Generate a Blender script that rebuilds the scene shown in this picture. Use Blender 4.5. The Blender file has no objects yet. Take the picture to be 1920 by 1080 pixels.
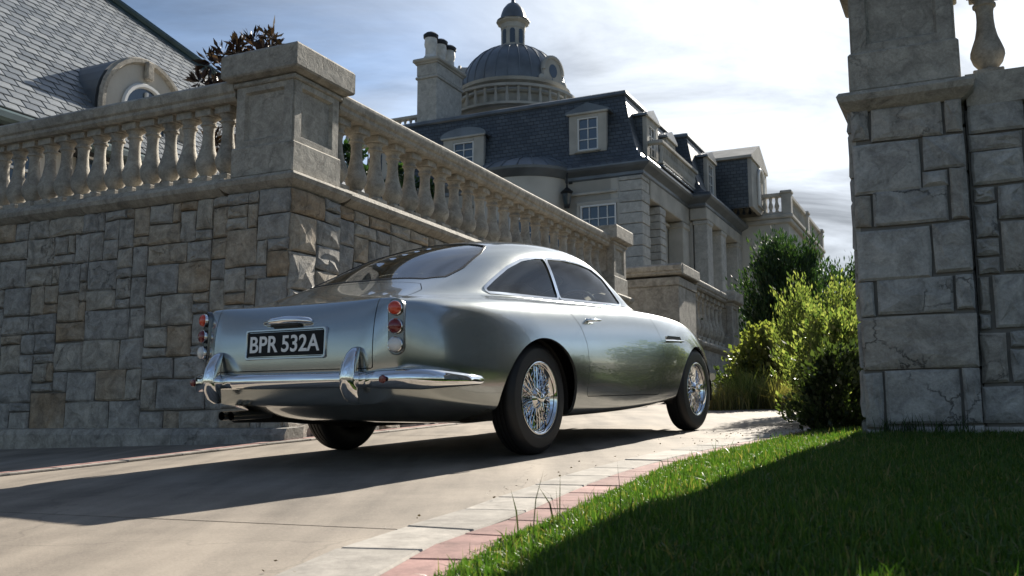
import bpy, bmesh, math, random
import numpy as np
from mathutils import Vector, Matrix
R_ = math.radians
scene = bpy.context.scene
col = scene.collection

# ---------------------------------------------------------------- camera
FPX, HOR = 1850.0, 275.0                  # focal length in photo pixels, horizon below the picture centre
PITCH = math.atan(HOR / FPX)
CAMZ = 0.5
cam_d = bpy.data.cameras.new('camera'); cam = bpy.data.objects.new('camera', cam_d); col.objects.link(cam)
cam_d.sensor_width = 36; cam_d.lens = 36 * FPX / 1920; cam_d.clip_end = 4000; cam_d.clip_start = 0.05
cam.location = (0, 0, CAMZ); cam.rotation_euler = (math.pi / 2 + PITCH, 0, 0)
cam_d.dof.use_dof = True; cam_d.dof.focus_distance = 6.2; cam_d.dof.aperture_fstop = 8.0
scene.camera = cam
scene.render.resolution_x = 1024; scene.render.resolution_y = 576

# car frame in the world: columns are the car's forward, left and up axes
CAR_R = np.array([[0.5197239, -0.8540962, -0.0201695], [0.8523002, 0.5199701, -0.0567054], [0.0589194, 0.0122807, 0.9981872]])
CAR_O = np.array([-0.4899, 6.0829, CAMZ - 0.1204])

# ---------------------------------------------------------------- sun and sky
SUN_EL_CAR = R_(25.3)
sun_dir = CAR_R @ np.array([math.cos(SUN_EL_CAR), 0.055, math.sin(SUN_EL_CAR)])
sun_dir /= np.linalg.norm(sun_dir)
SUN_EL = math.asin(sun_dir[2]); SUN_AZ = math.atan2(sun_dir[0], sun_dir[1])
sd = bpy.data.lights.new('sun', 'SUN'); so = bpy.data.objects.new('sun', sd); col.objects.link(so)
sd.energy = 3.9; sd.angle = R_(0.53); sd.color = (1.0, 0.93, 0.82)
so.rotation_euler = Vector(sun_dir).to_track_quat('Z', 'Y').to_euler(); so.location = (10, 20, 30)
world = bpy.data.worlds.new('World'); scene.world = world; world.use_nodes = True
wn, wl = world.node_tree.nodes, world.node_tree.links
wn.clear()
def wnode(t, **k):
    n = wn.new(t)
    for a, b in k.items(): setattr(n, a, b)
    return n
sky = wnode('ShaderNodeTexSky', sky_type='NISHITA', sun_disc=False, sun_elevation=SUN_EL, sun_rotation=SUN_AZ,
            air_density=1.0, dust_density=0.5, ozone_density=3.0, altitude=100)
tc = wnode('ShaderNodeTexCoord')
# thin streaked cloud layer: project the view direction on a high flat sheet, noise on it
sep = wnode('ShaderNodeSeparateXYZ'); wl.new(tc.outputs['Generated'], sep.inputs[0])
mx = wnode('ShaderNodeMath', operation='MAXIMUM'); mx.inputs[1].default_value = 0.02; wl.new(sep.outputs['Z'], mx.inputs[0])
ad = wnode('ShaderNodeMath', operation='ADD'); ad.inputs[1].default_value = 0.12; wl.new(mx.outputs[0], ad.inputs[0])
dx = wnode('ShaderNodeMath', operation='DIVIDE'); wl.new(sep.outputs['X'], dx.inputs[0]); wl.new(ad.outputs[0], dx.inputs[1])
dy = wnode('ShaderNodeMath', operation='DIVIDE'); wl.new(sep.outputs['Y'], dy.inputs[0]); wl.new(ad.outputs[0], dy.inputs[1])
cmb = wnode('ShaderNodeCombineXYZ'); wl.new(dx.outputs[0], cmb.inputs[0]); wl.new(dy.outputs[0], cmb.inputs[1])
mp = wnode('ShaderNodeMapping'); mp.inputs['Rotation'].default_value = (0, 0, R_(35)); mp.inputs['Scale'].default_value = (0.55, 1.25, 1)
mp.inputs['Location'].default_value = (2.3, 0.4, 0)
wl.new(cmb.outputs[0], mp.inputs[0])
nz = wnode('ShaderNodeTexNoise'); nz.inputs['Scale'].default_value = 1.1; nz.inputs['Detail'].default_value = 9; nz.inputs['Roughness'].default_value = 0.62
nz.inputs['Distortion'].default_value = 0.6
wl.new(mp.outputs[0], nz.inputs['Vector'])
cr = wnode('ShaderNodeValToRGB'); cr.color_ramp.elements[0].position = 0.36; cr.color_ramp.elements[1].position = 0.66
wl.new(nz.outputs['Fac'], cr.inputs[0])
# clouds scatter light forward: brightness follows the angle to the sun
dot = wnode('ShaderNodeVectorMath', operation='DOT_PRODUCT'); dot.inputs[1].default_value = tuple(sun_dir)
nrm = wnode('ShaderNodeVectorMath', operation='NORMALIZE'); wl.new(tc.outputs['Generated'], nrm.inputs[0]); wl.new(nrm.outputs[0], dot.inputs[0])
ph = wnode('ShaderNodeMapRange'); ph.inputs['From Min'].default_value = 0.68; ph.inputs['From Max'].default_value = 1.0
ph.inputs['To Min'].default_value = 0.0; ph.inputs['To Max'].default_value = 1.0; wl.new(dot.outputs['Value'], ph.inputs[0])
pw = wnode('ShaderNodeMath', operation='POWER'); pw.inputs[1].default_value = 1.8; wl.new(ph.outputs[0], pw.inputs[0])
pm = wnode('ShaderNodeMath', operation='MULTIPLY_ADD'); pm.inputs[1].default_value = 3.3; pm.inputs[2].default_value = 0.26; wl.new(pw.outputs[0], pm.inputs[0])
cc = wnode('ShaderNodeVectorMath', operation='SCALE'); cc.inputs[0].default_value = (0.90, 0.965, 1.05)
# wisps: denser streaks of the sheet scatter more light
mp2 = wnode('ShaderNodeMapping'); mp2.inputs['Rotation'].default_value = (0, 0, R_(-28)); mp2.inputs['Scale'].default_value = (0.8, 1.5, 1); wl.new(cmb.outputs[0], mp2.inputs[0])
nz2 = wnode('ShaderNodeTexNoise'); nz2.inputs['Scale'].default_value = 1.0; nz2.inputs['Detail'].default_value = 10; nz2.inputs['Roughness'].default_value = 0.6; nz2.inputs['Distortion'].default_value = 0.9; wl.new(mp2.outputs[0], nz2.inputs['Vector'])
wr_ = wnode('ShaderNodeMapRange'); wr_.inputs['From Min'].default_value = 0.32; wr_.inputs['From Max'].default_value = 0.70; wr_.inputs['To Min'].default_value = 0.45; wr_.inputs['To Max'].default_value = 1.8; wl.new(nz2.outputs['Fac'], wr_.inputs[0])
wm_ = wnode('ShaderNodeMath', operation='MULTIPLY'); wl.new(pm.outputs[0], wm_.inputs[0]); wl.new(wr_.outputs[0], wm_.inputs[1])
wl.new(wm_.outputs[0], cc.inputs['Scale'])
# thin veil everywhere close to the sun, cloud streaks elsewhere
vm = wnode('ShaderNodeMath', operation='MAXIMUM'); cv = wnode('ShaderNodeMath', operation='MULTIPLY_ADD'); cv.inputs[1].default_value = 0.32; cv.inputs[2].default_value = 0.60; wl.new(cr.outputs[0], cv.inputs[0]); wl.new(cv.outputs[0], vm.inputs[0])
vv = wnode('ShaderNodeMath', operation='MULTIPLY'); vv.inputs[1].default_value = 1.3; vv.use_clamp = True; wl.new(ph.outputs[0], vv.inputs[0]); wl.new(vv.outputs[0], vm.inputs[1])
v2 = wnode('ShaderNodeMath', operation='MULTIPLY'); v2.inputs[1].default_value = 0.97; wl.new(vm.outputs[0], v2.inputs[0])
mxc = wnode('ShaderNodeMixRGB'); wl.new(v2.outputs[0], mxc.inputs['Fac']); wl.new(sky.outputs[0], mxc.inputs[1]); wl.new(cc.outputs[0], mxc.inputs[2])
bg = wnode('ShaderNodeBackground'); bg.inputs['Strength'].default_value = 0.10
wl.new(mxc.outputs[0], bg.inputs['Color'])
wo = wnode('ShaderNodeOutputWorld'); wl.new(bg.outputs[0], wo.inputs['Surface'])

scene.view_settings.view_transform = 'Standard'; scene.view_settings.look = 'None'
scene.view_settings.gamma = 1; scene.view_settings.exposure = 1.6
scene.render.engine = 'CYCLES'
scene.cycles.max_bounces = 8; scene.cycles.transparent_max_bounces = 12
scene.cycles.caustics_reflective = False; scene.cycles.caustics_refractive = False

# ---------------------------------------------------------------- helpers
SP, CP = math.sin(PITCH), math.cos(PITCH)
def ray(u, v):
    a, b = (u - 960) / FPX, (v - 540) / FPX
    return np.array([a, SP * b + CP, -CP * b + SP])
ORG = np.array([0, 0, CAMZ])
def at_y(u, v, Y):
    d = ray(u, v); return ORG + d * (Y / d[1])
def on_plane(u, v, p0, n):
    d = ray(u, v); return ORG + d * (np.dot(np.asarray(p0) - ORG, n) / np.dot(d, n))

MATS = {}
def mat(name):
    m = bpy.data.materials.new(name); m.use_nodes = True
    nt = m.node_tree; b = nt.nodes['Principled BSDF']; MATS[name] = m
    return m, nt, b
def nd(nt, t, **k):
    n = nt.nodes.new(t)
    for a, b in k.items(): setattr(n, a, b)
    return n
def plain(name, c, rough=0.5, metal=0.0, bump=0.0, bscale=60, var=0.0, vscale=3.0, spec=0.5, coat=0.0, coord='Object'):
    m, nt, b = mat(name)
    b.inputs['Base Color'].default_value = (*c, 1); b.inputs['Roughness'].default_value = rough
    b.inputs['Metallic'].default_value = metal; b.inputs['Specular IOR Level'].default_value = spec
    b.inputs['Coat Weight'].default_value = coat; b.inputs['Coat Roughness'].default_value = 0.03
    if bump or var:
        t = nd(nt, 'ShaderNodeTexCoord')
    if var:
        n = nd(nt, 'ShaderNodeTexNoise'); n.inputs['Scale'].default_value = vscale; n.inputs['Detail'].default_value = 6
        nt.links.new(t.outputs[coord], n.inputs['Vector'])
        h = nd(nt, 'ShaderNodeMapRange'); h.inputs['From Min'].default_value = 0.3; h.inputs['From Max'].default_value = 0.7
        h.inputs['To Min'].default_value = 1 - var; h.inputs['To Max'].default_value = 1 + var; nt.links.new(n.outputs['Fac'], h.inputs[0])
        s = nd(nt, 'ShaderNodeVectorMath', operation='SCALE'); s.inputs[0].default_value = c; nt.links.new(h.outputs[0], s.inputs['Scale'])
        nt.links.new(s.outputs[0], b.inputs['Base Color'])
    if bump:
        n2 = nd(nt, 'ShaderNodeTexNoise'); n2.inputs['Scale'].default_value = bscale; n2.inputs['Detail'].default_value = 5
        nt.links.new(t.outputs[coord], n2.inputs['Vector'])
        bp = nd(nt, 'ShaderNodeBump'); bp.inputs['Strength'].default_value = bump; bp.inputs['Distance'].default_value = 0.02
        nt.links.new(n2.outputs['Fac'], bp.inputs['Height']); nt.links.new(bp.outputs[0], b.inputs['Normal'])
    return m

def tag(o, label=None, cat=None, group=None, kind=None):
    if label: o['label'] = label
    if cat: o['category'] = cat
    if group: o['group'] = group
    if kind: o['kind'] = kind
    return o
def empty(name, label=None, cat=None, group=None, mw=None):
    o = bpy.data.objects.new(name, None); col.objects.link(o); o.empty_display_size = 0.2
    if mw is not None: o.matrix_world = mw
    return tag(o, label, cat, group)
def link(name, me, parent=None, mt=None):
    o = bpy.data.objects.new(name, me); col.objects.link(o)
    if parent is not None: o.parent = parent
    if mt is not None and len(me.materials) == 0: me.materials.append(mt)
    return o
def raw(name, V, F, mt=None, parent=None, smooth=False, ang=None, N=None):
    me = bpy.data.meshes.new(name)
    me.from_pydata([tuple(map(float, v)) for v in V], [], [tuple(map(int, f)) for f in F])
    if smooth: me.shade_smooth()
    if ang is not None and smooth: me.set_sharp_from_angle(angle=R_(ang))
    if N is not None: me.normals_split_custom_set_from_vertices([tuple(map(float, n)) for n in N])
    me.update()
    return link(name, me, parent, mt)

class MB:
    """collects shapes into one mesh"""
    def __init__(s): s.V = []; s.F = []
    def add(s, V, F, M=None):
        k = len(s.V)
        V = np.asarray(V, float)
        if M is not None:
            M = np.asarray(M); V = V @ M[:3, :3].T + M[:3, 3]
        s.V.extend(V.tolist()); s.F.extend([tuple(i + k for i in f) for f in F]); return s
    def box(s, c, d, ch=0.0, M=None):
        V, F = chbox(d, ch); return s.add(np.asarray(V) + np.asarray(c), F, M)
    def lathe(s, prof, n=24, M=None, cap=True):
        V, F = lathe_vf(prof, n, cap); return s.add(V, F, M)
    def tube(s, pts, r, n=8, closed=False, M=None, caps=True):
        V, F = tube_vf(pts, r, n, closed, caps); return s.add(V, F, M)
    def prism(s, poly, d0, d1, axis=1, M=None):
        """polygon (a,b) extruded along axis between d0 and d1; axis 0:(y,z) 1:(x,z) 2:(x,y)"""
        n = len(poly); V = []
        for d in (d0, d1):
            for a, b in poly:
                V.append({0: (d, a, b), 1: (a, d, b), 2: (a, b, d)}[axis])
        F = [tuple(range(n))[::-1], tuple(range(n, 2 * n))] + [(i, (i + 1) % n, n + (i + 1) % n, n + i) for i in range(n)]
        return s.add(V, F, M)
    def obj(s, name, mt=None, parent=None, smooth=False, ang=35):
        return raw(name, s.V, s.F, mt, parent, smooth, ang)
def chbox(d, c=0.0):
    x, y, z = d[0] / 2, d[1] / 2, d[2] / 2
    if c <= 0:
        V = [(sx * x, sy * y, sz * z) for sz in (-1, 1) for sy in (-1, 1) for sx in (-1, 1)]
        return V, [(0, 2, 3, 1), (4, 5, 7, 6), (0, 1, 5, 4), (2, 6, 7, 3), (0, 4, 6, 2), (1, 3, 7, 5)]
    V, ix = [], {}
    for sx in (-1, 1):
        for sy in (-1, 1):
            for sz in (-1, 1):
                for a in range(3):
                    q = [x - c, y - c, z - c]; q[a] += c
                    ix[(sx, sy, sz, a)] = len(V); V.append((sx * q[0], sy * q[1], sz * q[2]))
    F = []
    for a in range(3):
        b, e = (a + 1) % 3, (a + 2) % 3
        for s in (-1, 1):
            f = []
            for tb, te in ((-1, -1), (1, -1), (1, 1), (-1, 1)):
                k = [0, 0, 0]; k[a] = s; k[b] = tb; k[e] = te; f.append(ix[(*k, a)])
            F.append(tuple(f if s > 0 else f[::-1]))
        for tb in (-1, 1):
            for te in (-1, 1):
                k = [0, 0, 0]; k[b] = tb; k[e] = te
                k0, k1 = list(k), list(k); k0[a] = -1; k1[a] = 1
                f = [ix[(*k0, b)], ix[(*k1, b)], ix[(*k1, e)], ix[(*k0, e)]]
                F.append(tuple(f if tb * te < 0 else f[::-1]))
    for sx in (-1, 1):
        for sy in (-1, 1):
            for sz in (-1, 1):
                f = [ix[(sx, sy, sz, a)] for a in range(3)]
                F.append(tuple(f if sx * sy * sz > 0 else f[::-1]))
    return V, F
def lathe_vf(prof, n=24, cap=True):
    V, F = [], []
    m = len(prof)
    for i in range(n):
        a = 2 * math.pi * i / n; c, s = math.cos(a), math.sin(a)
        V += [(r * c, r * s, z) for r, z in prof]
    for i in range(n):
        j = (i + 1) % n
        for k in range(m - 1): F.append((i * m + k, j * m + k, j * m + k + 1, i * m + k + 1))
    if cap:
        if prof[0][0] > 1e-5: F.append(tuple(i * m for i in range(n))[::-1])
        if prof[-1][0] > 1e-5: F.append(tuple(i * m + m - 1 for i in range(n)))
    return V, F
def tube_vf(pts, r, n=8, closed=False, caps=True):
    P = np.asarray(pts, float); m = len(P)
    rr = np.full(m, r) if np.isscalar(r) else np.asarray(r, float)
    V, F = [], []
    up = None
    for i in range(m):
        t = (P[(i + 1) % m] - P[i - 1]) if (closed or 0 < i < m - 1) else (P[1] - P[0] if i == 0 else P[-1] - P[-2])
        t = t / (np.linalg.norm(t) + 1e-12)
        if up is None:
            up = np.array([0, 0, 1.0]) if abs(t[2]) < 0.9 else np.array([1.0, 0, 0])
        up = up - t * np.dot(up, t); up /= np.linalg.norm(up) + 1e-12
        s = np.cross(t, up)
        for k in range(n):
            a = 2 * math.pi * k / n
            V.append(P[i] + rr[i] * (math.cos(a) * s + math.sin(a) * up))
    for i in range(m if closed else m - 1):
        j = (i + 1) % m
        for k in range(n): F.append((i * n + k, i * n + (k + 1) % n, j * n + (k + 1) % n, j * n + k))
    if caps and not closed:
        F.append(tuple(range(n))[::-1]); F.append(tuple((m - 1) * n + k for k in range(n)))
    return np.array(V), F
def loft(rings, closed_ring=True, caps=True):
    n = len(rings[0]); V = [p for r in rings for p in r]; F = []
    for i in range(len(rings) - 1):
        for k in range(n if closed_ring else n - 1):
            F.append((i * n + k, i * n + (k + 1) % n, (i + 1) * n + (k + 1) % n, (i + 1) * n + k))
    if caps: F.append(tuple(range(n))[::-1]); F.append(tuple((len(rings) - 1) * n + k for k in range(n)))
    return V, F
def pchip(xk, yk, x):
    xk, yk, x = map(lambda a: np.asarray(a, float), (xk, yk, x))
    h = np.diff(xk); d = np.diff(yk) / h; m = np.zeros(len(xk))
    m[0], m[-1] = d[0], d[-1]
    for i in range(1, len(xk) - 1):
        m[i] = (h[i] * d[i - 1] + h[i - 1] * d[i]) / (h[i] + h[i - 1])     # smooth (not strictly monotone)
    i = np.clip(np.searchsorted(xk, x) - 1, 0, len(h) - 1)
    t = (x - xk[i]) / h[i]
    return ((2*t**3-3*t**2+1)*yk[i] + (t**3-2*t**2+t)*h[i]*m[i] + (-2*t**3+3*t**2)*yk[i+1] + (t**3-t**2)*h[i]*m[i+1])
def mat4(R, o):
    M = np.eye(4); M[:3, :3] = R; M[:3, 3] = o; return M
def rotz(a): return np.array([[math.cos(a), -math.sin(a), 0], [math.sin(a), math.cos(a), 0], [0, 0, 1]])
# ================================================================ THE CAR
def glass_mat(name, tint, ior=1.5, rough=0.0):
    m, nt, b = mat(name); nt.nodes.remove(b)
    tr = nd(nt, 'ShaderNodeBsdfTransparent'); tr.inputs[0].default_value = (*tint, 1)
    gl = nd(nt, 'ShaderNodeBsdfGlossy'); gl.inputs['Roughness'].default_value = rough; gl.inputs[0].default_value = (0.95, 0.97, 1, 1)
    fr = nd(nt, 'ShaderNodeFresnel'); fr.inputs[0].default_value = ior
    mx_ = nd(nt, 'ShaderNodeMixShader')
    nt.links.new(fr.outputs[0], mx_.inputs[0]); nt.links.new(tr.outputs[0], mx_.inputs[1]); nt.links.new(gl.outputs[0], mx_.inputs[2])
    nt.links.new(mx_.outputs[0], nt.nodes['Material Output'].inputs[0])
    return m
def lens_mat(name, c, rough=0.05):
    m, nt, b = mat(name)
    b.inputs['Base Color'].default_value = (*c, 1); b.inputs['Roughness'].default_value = 0.25
    b.inputs['Coat Weight'].default_value = 1; b.inputs['Coat Roughness'].default_value = rough; b.inputs['Subsurface Weight'].default_value = 0.0
    w_ = nd(nt, 'ShaderNodeTexWave'); w_.inputs['Scale'].default_value = 60; w_.bands_direction = 'Y'
    t = nd(nt, 'ShaderNodeTexCoord'); nt.links.new(t.outputs['Object'], w_.inputs['Vector'])
    bp = nd(nt, 'ShaderNodeBump'); bp.inputs['Strength'].default_value = 0.25; bp.inputs['Distance'].default_value = 0.003
    nt.links.new(w_.outputs['Fac'], bp.inputs['Height']); nt.links.new(bp.outputs[0], b.inputs['Normal'])
    return m
def paint_mat():
    m, nt, b = mat('silver_paint')
    b.inputs['Base Color'].default_value = (0.39, 0.42, 0.415, 1); b.inputs['Metallic'].default_value = 0.88
    b.inputs['Roughness'].default_value = 0.30; b.inputs['Coat Weight'].default_value = 1.0; b.inputs['Coat Roughness'].default_value = 0.02
    t = nd(nt, 'ShaderNodeTexCoord'); n = nd(nt, 'ShaderNodeTexNoise'); n.inputs['Scale'].default_value = 900; n.inputs['Detail'].default_value = 1
    nt.links.new(t.outputs['Object'], n.inputs['Vector'])
    bp = nd(nt, 'ShaderNodeBump'); bp.inputs['Strength'].default_value = 0.06; bp.inputs['Distance'].default_value = 0.001
    nt.links.new(n.outputs['Fac'], bp.inputs['Height']); nt.links.new(bp.outputs[0], b.inputs['Normal'])
    n3 = nd(nt, 'ShaderNodeTexNoise'); n3.inputs['Scale'].default_value = 2.2; n3.inputs['Detail'].default_value = 2   # slight hand-beaten waviness
    nt.links.new(t.outputs['Object'], n3.inputs['Vector'])
    bp2 = nd(nt, 'ShaderNodeBump'); bp2.inputs['Strength'].default_value = 0.05; bp2.inputs['Distance'].default_value = 0.05
    nt.links.new(n3.outputs['Fac'], bp2.inputs['Height']); nt.links.new(bp2.outputs[0], b.inputs['Coat Normal'])
    n2 = nd(nt, 'ShaderNodeTexNoise'); n2.inputs['Scale'].default_value = 5; n2.inputs['Detail'].default_value = 6
    nt.links.new(t.outputs['Object'], n2.inputs['Vector'])
    r2 = nd(nt, 'ShaderNodeMapRange'); r2.inputs['To Min'].default_value = 0.17; r2.inputs['To Max'].default_value = 0.25
    nt.links.new(n2.outputs['Fac'], r2.inputs[0]); nt.links.new(r2.outputs[0], b.inputs['Roughness'])
    return m
PAINT = paint_mat()
CHROME = plain('chrome', (0.86, 0.87, 0.88), 0.035, 1.0)
RUBBER = plain('tyre_rubber', (0.010, 0.010, 0.011), 0.55, bump=0.12, bscale=180, var=0.3, vscale=9)
BLACK = plain('black_trim', (0.012, 0.012, 0.013), 0.5)
UNDER = plain('underbody', (0.015, 0.014, 0.013), 0.85)
LEATHER = plain('seat_leather', (0.03, 0.022, 0.02), 0.4, bump=0.15, bscale=90)
CARPET = plain('cabin_carpet', (0.02, 0.018, 0.018), 0.95)
WOODM = plain('steering_wood', (0.16, 0.08, 0.035), 0.3, coat=0.6)
GLASS = glass_mat('car_glass', (0.80, 0.90, 0.89), 1.5)
GLASSR = glass_mat('rear_glass', (0.55, 0.66, 0.68), 2.1)
RED = lens_mat('red_lens', (0.16, 0.003, 0.004)); AMBER = lens_mat('orange_lens', (0.62, 0.055, 0.015)); CLEAR = lens_mat('clear_lens', (0.75, 0.76, 0.74))
DISC = plain('brake_steel', (.10, .10, .105), .45, .6)
STEEL = plain('exhaust_steel', (0.45, 0.42, 0.38), 0.25, 1.0)
LAMPM = plain('lamp_housing', (.16, .165, .17), .25, .9)
PLATEK = plain('plate_black', (0.006, 0.007, 0.008), 0.5, spec=0.2)
FRAMEM = plain('plate_frame_metal', (0.42, 0.43, 0.44), 0.18, 1.0)
PLATEW = plain('plate_letter', (0.86, 0.86, 0.84), 0.35)

CARM = Matrix([[*CAR_R[i], CAR_O[i]] for i in range(3)] + [[0, 0, 0, 1]])
car = empty('sports_car', 'silver vintage fastback sports car with chrome bumpers and wire wheels on the driveway', 'car', mw=CARM)

ST = np.array([-1.16, -1.105, -1.02, -.9, -.74, -.55, -.35, -.12, .12, .36, .6, .85, 1.08, 1.28, 1.48, 1.68, 1.88, 2.1, 2.35, 2.6, 2.8, 2.96, 3.08, 3.17])
def keyed(s):
    k = [tuple(map(float, a.split(':'))) for a in s.split()]
    return pchip([a[0] for a in k], [a[1] for a in k], ST)
ZB = keyed('-1.16:.35 -.9:.315 -.5:.275 0:.238 .5:.226 1.2:.223 1.8:.24 2.2:.265 2.8:.30 3.17:.34')
rows = [
 (0 * ST, keyed('-1.16:.33 -.9:.26 -.5:.22 0:.20 1.5:.20 2.5:.22 3.17:.31')),
 (keyed('-1.16:.34 -.5:.42 1.5:.42 2.7:.38 3.17:.22'), keyed('-1.16:.335 -.9:.265 -.5:.225 0:.205 1.5:.205 2.5:.225 3.17:.315')),
 (keyed('-1.16:.57 -1.02:.635 -.74:.70 -.3:.725 .5:.725 1.5:.72 2.2:.695 2.7:.63 2.96:.53 3.17:.36'), ZB),
 (keyed('-1.16:.625 -1.02:.70 -.74:.765 -.3:.79 .3:.79 1:.785 1.6:.785 2.2:.78 2.6:.735 2.96:.60 3.17:.41'), ZB + .065),
 (keyed('-1.16:.662 -1.02:.737 -.74:.80 -.3:.828 .3:.828 1.2:.815 2.2:.815 2.5:.80 2.8:.735 3:.635 3.17:.46'), keyed('-1.16:.50 -.7:.475 0:.46 1.5:.45 2.5:.45 3.17:.46')),
 (keyed('-1.16:.672 -1.02:.745 -.74:.808 -.3:.84 .3:.838 1.2:.822 2.2:.825 2.5:.808 2.8:.745 3:.65 3.17:.47'), keyed('-1.16:.62 -.7:.61 0:.61 1.5:.605 2.5:.585 2.9:.55 3.17:.53')),
 (keyed('-1.16:.668 -1.02:.732 -.74:.788 -.3:.82 .3:.815 1.2:.80 2.2:.795 2.5:.778 2.8:.715 3:.625 3.17:.46'), keyed('-1.16:.745 -.7:.752 0:.766 .7:.776 1.5:.776 2.1:.755 2.5:.705 2.8:.65 3:.60 3.17:.565')),
 (keyed('-1.16:.642 -1.02:.695 -.74:.744 -.3:.765 .3:.757 .9:.747 1.5:.742 2:.737 2.4:.72 2.7:.675 2.96:.58 3.17:.44'), keyed('-1.16:.838 -.8:.852 -.3:.868 .3:.879 .9:.89 1.5:.892 2:.876 2.4:.838 2.7:.775 2.96:.695 3.08:.645 3.17:.60')),
 (keyed('-1.16:.585 -1.02:.615 -.74:.655 -.55:.675 -.3:.685 .3:.672 .9:.662 1.5:.655 2:.64 2.5:.60 2.8:.53 3:.46 3.17:.37'), keyed('-1.16:.85 -.9:.868 -.6:.886 -.3:.902 .3:.915 .9:.922 1.5:.920 1.9:.906 2.3:.876 2.6:.825 2.85:.755 3:.695 3.17:.615')),
 (keyed('-1.16:.51 -.9:.555 -.6:.605 -.35:.638 .3:.635 .9:.626 1.5:.605 1.9:.56 2.2:.50 2.6:.46 2.9:.39 3.17:.30'), keyed('-1.16:.852 -.9:.882 -.6:.918 -.35:.930 .3:.935 .9:.942 1.5:.938 1.9:.925 2.2:.90 2.6:.845 2.9:.76 3.17:.628')),
 (keyed('-1.16:.41 -.9:.475 -.6:.535 -.35:.585 -.1:.60 .3:.605 .9:.60 1.3:.585 1.5:.575 1.7:.55 1.9:.48 2.2:.40 2.6:.36 2.9:.305 3.17:.235'), keyed('-1.16:.848 -.9:.90 -.6:.972 -.35:1.015 -.1:1.05 .3:1.072 .9:1.082 1.3:1.072 1.5:1.03 1.7:.98 1.9:.94 2.2:.91 2.6:.855 2.9:.775 3.17:.637')),
 (keyed('-1.16:.31 -.9:.375 -.6:.435 -.35:.485 -.1:.525 .2:.545 .5:.55 .9:.545 1.15:.535 1.35:.525 1.55:.505 1.75:.46 1.95:.38 2.2:.31 2.6:.27 2.9:.235 3.17:.175'), keyed('-1.16:.846 -.9:.907 -.6:1.0 -.35:1.08 -.1:1.15 .2:1.203 .5:1.228 .9:1.236 1.15:1.212 1.35:1.15 1.55:1.07 1.75:.99 1.95:.945 2.2:.92 2.6:.865 2.9:.785 3.17:.643')),
 (keyed('-1.16:.205 -.9:.26 -.6:.315 -.35:.355 -.1:.39 .2:.415 .5:.42 .9:.415 1.15:.405 1.35:.39 1.55:.37 1.75:.33 1.95:.27 2.2:.22 2.6:.19 2.9:.16 3.17:.12'), keyed('-1.16:.845 -.9:.912 -.6:1.018 -.35:1.117 -.1:1.205 .2:1.27 .5:1.303 .9:1.31 1.15:1.278 1.35:1.205 1.55:1.11 1.75:1.015 1.95:.955 2.2:.927 2.6:.872 2.9:.79 3.17:.647')),
 (keyed('-1.16:.10 -.9:.13 -.6:.16 -.35:.18 -.1:.20 .5:.215 1.15:.21 1.55:.19 1.95:.135 2.6:.095 3.17:.06'), keyed('-1.16:.844 -.9:.914 -.6:1.028 -.35:1.134 -.1:1.23 .2:1.303 .5:1.342 .9:1.352 1.15:1.318 1.35:1.24 1.55:1.14 1.75:1.035 1.95:.965 2.2:.938 2.6:.882 2.9:.797 3.17:.65')),
 (0 * ST, keyed('-1.16:.844 -.9:.915 -.6:1.031 -.35:1.139 -.1:1.237 .2:1.313 .5:1.354 .9:1.364 1.15:1.33 1.35:1.25 1.55:1.148 1.75:1.042 1.95:.97 2.2:.948 2.6:.893 2.9:.803 3.17:.653')),
]
NR, NS = len(rows), len(ST)
IS = 7                                            # shoulder row: the corner of the end caps
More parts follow.
